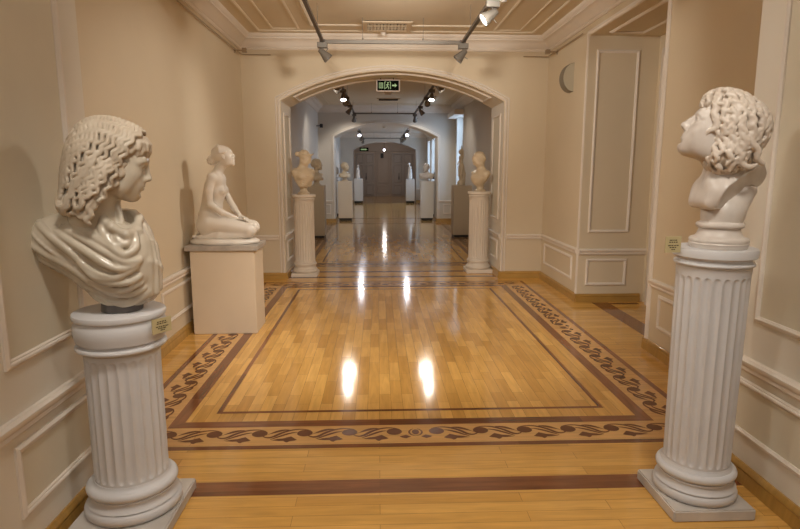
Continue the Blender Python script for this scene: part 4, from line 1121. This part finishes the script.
    hang = [[(133, 212, .08), (141, 226, .03), (148, 242, -.02), (152, 262, -.05), (153, 294, -.05)], [(138, 213, .09), (146, 226, .05), (153, 242, .01), (158, 264, -.02), (160, 292, -.02)],
            [(141, 216, .12), (150, 230, .09), (157, 246, .05), (161, 266, .02), (163, 288, .02)], [(144, 220, .15), (152, 234, .12), (158, 250, .09), (162, 268, .06), (163, 284, .07)]]
    for hgs in hang: D.chain([P(q[0]-3, q[1], q[2]) for q in hgs], [.010, .013, .015, .015, .012], .014)
    # upright carved back: cut flat and hollow under the shoulder
    D.plane((0, 2.74, 0), (0, 1, 0), .03)
    D.plane((0, 0, .992), (0, 0, -1))
    D.mesh('drapery', 'marble_old', t)
    S = Sdf((-1.28, 2.36, .975), (-.93, 2.70, 1.10), .004)
    S.cap((-1.12, 2.52, 1.08), (-1.13, 2.525, .98), .085, .085, .0); S.plane((0, 0, .986), (0, 0, -1)); S.mesh('socle', 'dark_stone', t)

# ------------------------------------------------------------------ 2. curly upturned head (right)
def bust_curly():
    Y0 = 2.55
    t = thing('marble_bust', 'curly-haired marble head gazing up on the tall right column', 'bust', (1.545, 2.555, 1.245))
    P = lambda px, py, dy=0.0: Wn(px, py, Y0)+np.array([0, dy, 0])
    s_ = 1.22; R = rot(PI-math.radians(24), math.radians(28)); br = P(698.5, 117)
    o = br-R @ (np.array([.084, 0, .018])*s_); F = Frame(o, R, s_); yc = o[1]
    B = Sdf((1.28, 2.22, 1.30), (1.86, 2.90, 1.98), .0035)
    head(B, F, ears=False)
    B.cap(F.p((.084, 0, .024)), F.p((.112, 0, -.026)), .009*s_, .0098*s_, .010)
    B.cap((-.03, 0, -.06), P(722, 178), .058, .066/s_ if False else .058, .02, F) if False else None
    B.cap(F.p((-.028, 0, -.05)), P(727, 182), .066, .076, .03)
    B.cap(F.p((-.02, .045, -.05)), P(707, 192, -.02), .018, .012, .02); B.cap(F.p((-.02, -.045, -.05)), P(707, 192, .03), .018, .012, .02)
    B.cap(P(714, 190, -.05), P(714, 190, .05), .062, .062, .05)                 # upper chest
    B.cap(P(704, 202, -.06), P(704, 202, .06), .034, .034, .04)
    B.cap(P(716, 193, -.09), P(756, 174, -.05), .045, .035, .05); B.cap(P(716, 193, .09), P(756, 174, .05), .045, .035, .05)
    B.cap(P(754, 174, -.03), P(762, 178, .03), .042, .042, .04)
    # the cut: a slanting face from the front bottom to the nape
    a, b = P(692, 209), P(768, 178); n = np.array([(b-a)[2], 0, -(b-a)[0]]); 
    lowz = P(700, 209)[2]
    B.plane(P(740, 203), (.60, 0, -1.0), .004); B.plane(P(722, 199, -.062), (.5, -.75, -.374), .003); B.plane((0, 0, lowz), (0, 0, -1), .01)
    B.mesh('head_and_neck', 'marble_grey', t)
    Sx = Sdf((1.34, 2.30, 1.24), (1.80, 2.80, 1.52), .004)
    Sx.cap(P(720, 212), P(719, 232), .078, .074, .0); Sx.cap(P(745, 190), P(728, 210), .048, .074, .05)
    Sx.plane((0, 0, 1.33), (0, 0, -1)); Sx.mesh('support', 'marble_grey', t)
    z0 = 1.246; cx = P(718.5, 240)[0]
    bm = bmesh.new(); 
    prof = [(.118, z0), (.120, z0+.012), (.124, z0+.02)]+arc_pts(.112, z0+.034, .012, -PI/4, PI/2, 5)+[(.100, z0+.050), (.092, z0+.062), (.086, z0+.08), (.085, z0+.088)]+arc_pts(.086, z0+.101, .013, -PI/2, PI/2, 6)+[(.080, z0+.118), (.078, z0+.13)]
    lathe(bm, prof, 56); bmesh.ops.translate(bm, verts=bm.verts, vec=(cx, Y0, 0)); child(from_bm('socle', bm, M['marble_grey'], None, True, 40), t)
    inv = lambda q: (F.R.T @ (q-F.o))/F.s
    mass = Sdf((1.36, 2.24, 1.44), (1.86, 2.88, 1.97), .006)
    parts = [((-.030, 0, .045), (.108, .088, .092)), ((.025, 0, .080), (.070, .068, .052)), ((-.074, 0, -.020), (.060, .078, .085)), ((-.055, 0, -.065), (.055, .082, .05))]
    for c, r in parts: mass.ell(c, r, .04, F)
    Hh = Sdf(mass.lo, mass.lo+(mass.n-1)*.006, .0032)
    for c, r in parts: Hh.ell(c, [v-.0045 for v in r], .04, F)
    face = lambda l: (l[0] > .058 and l[2] < .052) or (l[0] > .030 and l[2] < .012) or (l[0] > -.002 and l[2] < -.050)
    def stop(q): return face(inv(q))
    def flow(p):
        l = inv(p); a = .9*math.sin(l[0]*70+l[1]*31)+.6*math.sin(l[2]*63)
        v = np.array([-.70-.3*(l[2] > .08), .25*a, -.85]); v[2] += .3*math.sin(l[0]*45)
        if l[0] < -.09: v = np.array([-.1, .4*a, -1])
        return F.R @ v
    seeds = []; N = 210; ga = PI*(3-math.sqrt(5))
    for i in range(N):
        z = 1-2*(i+.5)/N; r = math.sqrt(1-z*z); l = np.array([-.02+.125*r*math.cos(ga*i), .10*r*math.sin(ga*i), .03+.13*z])
        if face(l) or l[2] < -.105: continue
        seeds.append(F.p(l))
    locks(Hh, mass, seeds, flow, (6, 10), .0100, .0095, .058, .0118, .0055, .0010, .72, stop, phase=1.2)
    # front locks over the temple and by the ear, both sides
    def lock(pts, r, far=True):
        sp = [side_pt(F, a, b, d) for a, b, d in pts]; rr = np.interp(np.linspace(0, len(r)-1, 3*(len(r)-1)+1), range(len(r)), r)
        for i in (0, 1): Hh.chain(resample([q[i] for q in sp]), list(rr), .003)
    lock([(716, 100, .07), (718, 107, .080), (714, 114, .088), (719, 121, .094), (716, 128, .094), (709, 131, .088), (706, 136, .082)], [.013, .014, .014, .013, .012, .010, .006])
    lock([(722, 104, .08), (728, 111, .092), (727, 119, .10), (732, 126, .104), (728, 133, .104), (722, 134, .098)], [.014, .015, .014, .013, .012, .007])
    lock([(729, 101, .085), (738, 108, .097), (737, 117, .106), (743, 124, .108), (741, 133, .108), (747, 140, .106), (744, 150, .10)], [.014, .015, .014, .014, .013, .012, .008])
    lock([(730, 138, .098), (727, 145, .096), (731, 152, .094), (727, 159, .09), (731, 165, .086), (730, 171, .08)], [.012, .013, .013, .012, .010, .006])
    lock([(738, 140, .10), (736, 148, .10), (742, 155, .098), (740, 162, .09), (748, 167, .08), (756, 165, .07)], [.014, .014, .014, .013, .012, .008])
    lock([(750, 134, .098), (752, 143, .098), (758, 150, .088), (757, 158, .078), (763, 164, .06)], [.014, .014, .013, .012, .009])
    lock([(746, 112, .10), (752, 119, .098), (750, 127, .10), (757, 133, .09), (760, 142, .075)], [.013, .014, .013, .012, .009])
    lock([(708, 97, .02), (706, 102, .032), (710, 107, .045), (706, 113, .056), (708, 118, .066)], [.012, .012, .011, .010, .006])
    lock([(713, 92, .02), (708, 96, .03), (712, 101, .045), (707, 106, .05)], [.013, .013, .012, .008])
    lock([(722, 90, .0), (715, 92, .012), (710, 96, .01), (707, 101, .01)], [.013, .013, .012, .009])
    Hh.mesh('hair', 'marble_ghair', t)

# ------------------------------------------------------------------ 3. kneeling figure
def hand(s, w, dr, up, sc_, k=.004, mirror=1):
    """palm + five fingers; w wrist, dr finger direction, up back of the hand"""
    dr = dr/np.linalg.norm(dr); up = up-dr*up.dot(dr); up /= np.linalg.norm(up); sd = np.cross(up, dr)*mirror
    L = lambda a, b, c: w+(dr*a+sd*b+up*c)*sc_
    for b in (-.026, -.009, .009, .025): s.cap(L(.01, b*.6, 0), L(.085, b, 0), .013*sc_, .0115*sc_, .008*sc_)
    for b, l in ((-.028, .062), (-.010, .074), (.009, .070), (.027, .056)):
        s.chain([L(.085, b, 0), L(.085+l*.45, b*1.1, .004), L(.085+l*.78, b*1.1, -.010), L(.085+l, b*1.1, -.026)], [.0092*sc_, .0088*sc_, .008*sc_, .0068*sc_], .002)
    s.chain([L(.02, -.030, -.004), L(.05, -.050, -.010), L(.085, -.056, -.016)], [.0125*sc_, .0105*sc_, .0085*sc_], .004)
def kneeling():
    Y0 = 5.72
    t = thing('kneeling_statue', 'white marble kneeling nude figure with hands on lap, looking up', 'statue', (-1.49, 5.72, .87))
    P = lambda px, py, dy=0.0: Wn(px, py, Y0)+np.array([0, dy, 0])
    S = Sdf((-1.86, 5.46, .86), (-1.08, 5.98, 1.86), .005)
    s_ = .87; R = rot(math.radians(10), math.radians(14)); F = Frame(P(224.2, 156.6, 0), R, s_)
    head(S, F, ears=True)
    S.cap(F.p((-.025, 0, -.06)), P(217.5, 172.5), .043, .046, .02)
    S.cap(P(219, 168), P(215.5, 176), .036, .05, .02)
    # trunk
    S.cap(P(216.5, 180, -.06), P(216.5, 180, .06), .075, .075, .03)
    S.cap(P(216, 178, -.125), P(216, 178, .125), .040, .040, .03)                # shoulders
    S.ell(P(217.5, 190), (.078, .115, .12), .03)
    S.ell(P(214.5, 205), (.078, .10, .12), .04)
    S.ell(P(210.5, 220), (.112, .14, .11), .04); S.cap(P(210.5, 186), P(208, 212), .058, .075, .05)                                  # hips
    for d in (-.075, .075): 
        S.ell(P(208.5, 225, d), (.098, .075, .09), .03)                          # seat
        S.ell(P(223.5, 190.5, d*.8), (.036, .036, .038), .022); S.ell(P(226.2, 191.2, d*.85), (.010, .010, .010), .006)
    # thighs, knees, shins, feet
    for d, py in ((-.085, 0), (.08, -1.5)):
        S.cap(P(212, 222+py, d), P(250, 228+py, d*.95), .083, .060, .03)
        S.ell(P(252, 229.5+py, d*.95), (.062, .055, .058), .03)
        S.cap(P(251, 232.5+py*.5, d*.95), P(222, 235, d), .043, .05, .015)
        S.cap(P(222, 234.5, d), P(203, 237, d*.9), .048, .026, .02)
        S.cap(P(204, 236.5, d*.9), P(197, 236.2, d*.8), .024, .018, .012); S.ell(P(196.3, 235.8, d*.8), (.020, .032, .016), .012)
    # arms: straight down, bent at the elbow, forearms resting on the thighs
    for d, pts in ((-1, [(215, 177, .13), (213.2, 190, .150), (214, 203, .150), (224.5, 211.5, .110), (237, 217.2, .045)]), (1, [(217, 177, .13), (219, 189, .145), (226, 200.5, .13), (232, 209, .09), (239, 215.4, .03)])):
        q = [P(a, b, d*c) for a, b, c in pts]
        S.chain(q, [.041, .036, .030, .030, .0195], .015)
    hand(S, P(237, 217.4, -.045), P(247, 219.6, .02)-P(237, 217.4, -.045), np.array([.2, -.3, 1.]), .82, mirror=-1)
    hand(S, P(239, 215.4, .03), P(248, 218.5, -.04)-P(239, 215.4, .03), np.array([.2, .2, 1.]), .82, mirror=1)
    S.plane((0, 0, P(220, 239.0)[2]), (0, 0, -1))
    S.mesh('figure', 'marble_white', t)
    Hh = Sdf((-1.66, 5.56, 1.60), (-1.32, 5.88, 1.88), .0045)
    Hh.ell((-.028, 0, .040), (.104, .084, .092), 0, F)
    for i in range(16):
        a = -1.5+3.0*i/15
        Hh.chain([F.p((.055*math.cos(a)+.01, .080*math.sin(a), .075-.035*abs(math.sin(a)))), F.p((-.03, .088*math.sin(a), .085*math.cos(a)+.045)), F.p((-.10, .05*math.sin(a), .03+.06*math.cos(a))), F.p((-.125, .02*math.sin(a), .01))], [.008, .011, .011, .010], .006)
    Hh.ell(P(212.2, 160.0), (.044, .042, .042), .01)
    for i in range(8):
        a = 2*PI*i/8; c = P(211.8, 160.2); Hh.chain([c+np.array([.026*math.cos(a), -.028, .026*math.sin(a)]), c+np.array([.037*math.cos(a+.7), -.01, .037*math.sin(a+.7)]), c+np.array([.037*math.cos(a+1.2), .02, .037*math.sin(a+1.2)])], .011, .004)
    Hh.ell((.062, 0, -.03), (.060, .09, .085), .004, F, None, 'sub')
    Hh.mesh('hair', 'marble_white', t)
    G = Sdf((-1.88, 5.48, .86), (-1.10, 5.96, .96), .005)
    G.ell(P(225, 241.0), (.335, .19, .050), 0); G.cap(P(200, 240.5, -.02), P(252, 240.5, .0), .03, .03, .03)
    for i in range(7): G.ell(P(225+24*math.cos(i*.9), 241, .13*math.sin(i*.9)), (.09, .06, .024), .04)
    G.plane((0, 0, .871), (0, 0, -1)); G.plane((0, 0, .925), (0, 0, 1), .01)
    G.mesh('rocky_base', 'marble_white', t)

# ------------------------------------------------------------------ generic busts further back
def small_bust(name, label, cat, base, total, face, pitch_, hair, m, head_s=.95, socle=.12, drape=False, shoulder=.17, lean=0.0, h=.009, tilt=0, tyaw=None, fw=.03):
    """base: point on the pedestal top, total: height; face: heading in degrees (0 = +x, 180 = towards -x)"""
    t = thing(name, label, cat, base); x, y, z = base; yw = math.radians(face)
    Rb = rot(math.radians(face if tyaw is None else tyaw), 0); Bd = Frame((x, y, z), Rb, 1.0)
    hz = total-.125*head_s-.01
    F = Frame(np.array((x, y, z))+rot(yw) @ np.array((fw+lean, 0, hz)), rot(yw, math.radians(pitch_), math.radians(tilt)), head_s)
    S = Sdf((x-.36, y-.36, z-.01), (x+.36, y+.36, z+total+.06), h)
    head(S, F, eyes=h < .008, ears=hair != 'long')
    cz = total-.41*head_s; sh = shoulder
    nb = Bd.p((-.025, 0, cz+.085))
    S.cap(F.p((-.030, 0, -.05)), nb, .050*head_s, .060*head_s, .03)
    for s_ in (-1, 1):
        S.cap(nb, Bd.p((-.01, s_*sh*.80, cz+.035)), .045, .050, .05)                       # shoulders
        S.cap(Bd.p((-.01, s_*sh*.85, cz+.03)), Bd.p((.02, s_*sh*.80, cz-.05)), .055, .030, .03)
        S.ell((.075, s_*sh*.42, cz-.03), (.05, .06, .05), .04, Bd)                          # breast
    S.ell((.02, 0, cz-.01), (.085, sh*.85, .10), .04, Bd)
    S.chain([Bd.p((.03, 0, cz-.03)), Bd.p((.03, 0, (cz+socle)*.5)), Bd.p((.015, 0, socle+.02))], [.10, .085, .045], .05)
    if drape:
        for i in range(7):
            S.chain(resample([Bd.p((.0, -sh*.95, cz+.075-.03*i)), Bd.p((.10, -sh*.45, cz+.01-.035*i)), Bd.p((.125-.008*i, sh*.15, cz-.01-.032*i)), Bd.p((.02, sh*.9, cz+.07-.03*i))]), .013, .012)
    for s_ in (-1, 1): S.plane(Bd.p((0, s_*(sh+.02), cz)), Bd.R @ np.array((-.15, s_, -.45)), .01)
    S.plane(Bd.p((-.085, 0, cz)), Bd.R @ np.array((-1, 0, -.2)), .02)
    S.plane((x, y, z+socle-.005), (0, 0, -1))
    S.mesh('head_and_chest', m, t)
    Hh = Sdf((x-.3, y-.3, z+total*.35), (x+.3, y+.3, z+total+.09), h)
    if hair == 'bun':
        Hh.ell((-.03, 0, .045), (.104, .084, .092), 0, F); Hh.ell((-.145, 0, .02), (.045, .045, .045), .01, F)
        for i in range(11):
            a = -1.3+2.6*i/10; Hh.chain([(.045*math.cos(a)+.02, .082*math.sin(a), .085), (-.04, .09*math.sin(a), .10*math.cos(a)+.03), (-.12, .03*math.sin(a), .03)], .013, .006, F)
        Hh.chain([(.04, -.070, .050), (.080, -.035, .098), (.092, 0, .118), (.080, .035, .098), (.04, .070, .050)], .013, .006, F)
    elif hair == 'short':
        Hh.ell((-.028, 0, .042), (.102, .084, .090), 0, F)
        Hh.ell((-.045, 0, .005), (.088, .084, .095), .02, F)
        for i in range(34):
            a = 2*PI*i/34; zc = .06*math.cos(a); yc = .07*math.sin(a)
            Hh.chain(resample([(.035-.02*abs(math.sin(a)), yc*.9, .085+zc*.35), (-.03, yc*1.25, .075+zc*.9), (-.095, yc*1.15, .03+zc), (-.11, yc, -.03+zc*.5)]), [.006]*10, .005, F)
    elif hair == 'curly':
        Hh.ell((-.028, 0, .042), (.106, .090, .094), 0, F)
        for i in range(90):
            z_ = 1-1.7*(i+.5)/90; r = math.sqrt(max(0, 1-z_*z_)); a = i*2.4; l = (-.03+.11*r*math.cos(a), .095*r*math.sin(a), .04+.10*z_)
            if l[0] > .035 and l[2] < .065: continue
            Hh.ell(l, (.02, .02, .02), .003, F)
    elif hair == 'long':
        Hh.ell((-.03, 0, .04), (.112, .094, .10), 0, F)
        for i in range(12):
            a = -2.4+4.8*i/11+PI; Hh.chain([(-.03+.10*math.cos(a), .088*math.sin(a), .06), (-.035+.11*math.cos(a), .098*math.sin(a), -.02), (-.04+.10*math.cos(a), .10*math.sin(a), -.10), (-.05+.09*math.cos(a), .10*math.sin(a), -.16)], [.022, .026, .024, .012], .006, F)
    Hh.ell((.085, 0, -.035), (.06, .07, .075), .004, F, None, 'sub')
    Hh.mesh('hair', m, t)
    neck_bust_socle(t, 0, 0, 0, socle+.01, .10*head_s, m).matrix_parent_inverse = Matrix()
    return t

def figurine(name, label, base, total, face, pose, m, h=.009, w=1.0):
    """standing draped statuette; pose: arm_up, draped, bowed"""
    t = thing(name, label, 'statue', base); x, y, z = base; u = total/1.0
    Bd = Frame((x, y, z), rot(math.radians(face), 0), u)
    S = Sdf((x-.3, y-.3, z-.01), (x+.3, y+.3, z+total*1.14), h)
    S.cap((0, 0, .0), (0, 0, .05), .11*w, .10*w, .01, Bd)
    hx = .05 if pose == 'bowed' else 0.0
    if pose == 'arm_up':
        for s_ in (-1, 1): S.chain([(.0, s_*.045, .48), (.03*(s_ > 0)+.01, s_*.05, .27), (-.035*(s_ < 0), s_*.05, .06)], [.062, .042, .026], .02, Bd)
        S.ell((-.01, 0, .53), (.068, .078, .07), .03, Bd); S.ell((.0, 0, .64), (.052, .062, .085), .03, Bd); S.ell((.0, 0, .74), (.058, .082, .065), .03, Bd)
        S.cap((0, 0, .78), (.01, 0, .84), .026, .024, .01, Bd)
        S.chain([(0, .085, .77), (.02, .12, .90), (.03, .06, 1.02)], [.026, .022, .016], .01, Bd); S.chain([(0, -.085, .77), (-.02, -.125, .66), (.05, -.10, .56)], [.026, .022, .016], .01, Bd)
        S.chain([(-.05, -.02, .50), (-.085, -.01, .3), (-.07, 0, .03)], [.05, .055, .05], .03, Bd)
        S.chain([(.03, .06, 1.02), (.01, .02, 1.07)], [.018, .006], .01, Bd)
        hz = .90
    else:
        S.cap((0, 0, .06), (0, 0, .52), .105*w, .085*w, .03, Bd); S.ell((0, 0, .56), (.085*w, .10*w, .10), .04, Bd); S.ell((.01, 0, .72), (.075*w, .10*w, .10), .04, Bd)
        S.cap((.01, 0, .78), (.02+hx, 0, .86), .03, .03, .02, Bd)
        for s_ in (-1, 1): S.chain([(0, s_*.095*w, .78), (.01, s_*.125*w, .64), (.08, s_*.06, .58)], [.036, .03, .02], .02, Bd)
        for i in range(9):
            a = 2*PI*i/9; S.chain([(.085*w*math.cos(a), .095*w*math.sin(a), .62), (.10*w*math.cos(a+.2), .105*w*math.sin(a+.2), .3), (.11*w*math.cos(a+.1), .11*w*math.sin(a+.1), .05)], [.012, .018, .02], .012, Bd)
        hz = .91
    F = Frame(Bd.p((.02+hx, 0, hz)), rot(math.radians(face), math.radians(-25 if pose == 'bowed' else 5)), (.55 if pose == 'arm_up' else .72)*u)
    head(S, F, eyes=False, ears=False); S.ell((-.03, 0, .04), (.11, .095, .10), .01, F); S.ell((-.12, 0, .02), (.05, .05, .05), .01, F)
    S.plane((x, y, z), (0, 0, -1))
    S.mesh('figure', m, t)
    return t

bust_long_hair(); bust_curly(); kneeling()
small_bust('plaster_bust', 'yellowed bust with hair bun and diadem on the left fluted column of the arch', 'bust', (-1.10, 8.66, 1.215), .64, 0, -22, 'bun', 'marble_warm', .86, .12, True, .155, h=.006, tyaw=-58, fw=.035)
small_bust('plaster_bust', 'yellowed bust of bowed head with bare chest on the right fluted column of the arch', 'bust', (1.565, 8.90, 1.245), .60, 172, -30, 'short', 'marble_warm', .90, .09, False, .135, h=.006, tyaw=222, fw=.035)
small_bust('plaster_bust', 'yellowed bust half hidden behind the bust with the hair bun', 'bust', (-1.42, 13.58, 1.2), .60, 5, 8, 'curly', 'marble_warm', 1.0, .12, True, .17, tyaw=-40)
small_bust('plaster_bust', 'whitish bust facing sideways on the left pedestal of the second arch', 'bust', (-1.02, 18.0, 1.2), .56, -15, 0, 'curly', 'marble_warm', 1.0, .12, True, .17, h=.010, tyaw=-60)
small_bust('plaster_bust', 'broad draped grey bust on the right pedestal of the second arch', 'bust', (1.49, 17.95, 1.2), .54, 230, -5, 'short', 'marble_grey', .95, .08, True, .26, h=.012)
small_bust('stone_bust', 'grey bust barely visible behind the left pier of the second arch', 'bust', (-1.43, 19.8, 1.15), .5, -20, 0, 'short', 'stone', 1.0, .12, False, .18, h=.014)
small_bust('dark_bust', 'small dark bust barely visible behind the right pier of the second arch', 'bust', (1.93, 19.4, 1.16), .34, 200, 0, 'short', 'dark_stone', .62, .08, False, .12, h=.012)
figurine('statuette', 'slim nude statuette with raised arm on the tan pedestal by the bright window', (1.94, 13.63, 1.2), .86, 200, 'arm_up', 'marble_warm')
figurine('statuette', 'tiny distant upright statuette on the white pedestal left of the last arch', (-.92, 26.95, 1.12), .62, -20, 'draped', 'marble_white', h=.012, w=1.25)
figurine('statuette', 'tiny distant statuette with bowed head on the white pedestal right of the last arch', (1.47, 26.9, 1.10), .72, 200, 'bowed', 'marble_white', h=.014, w=1.2)
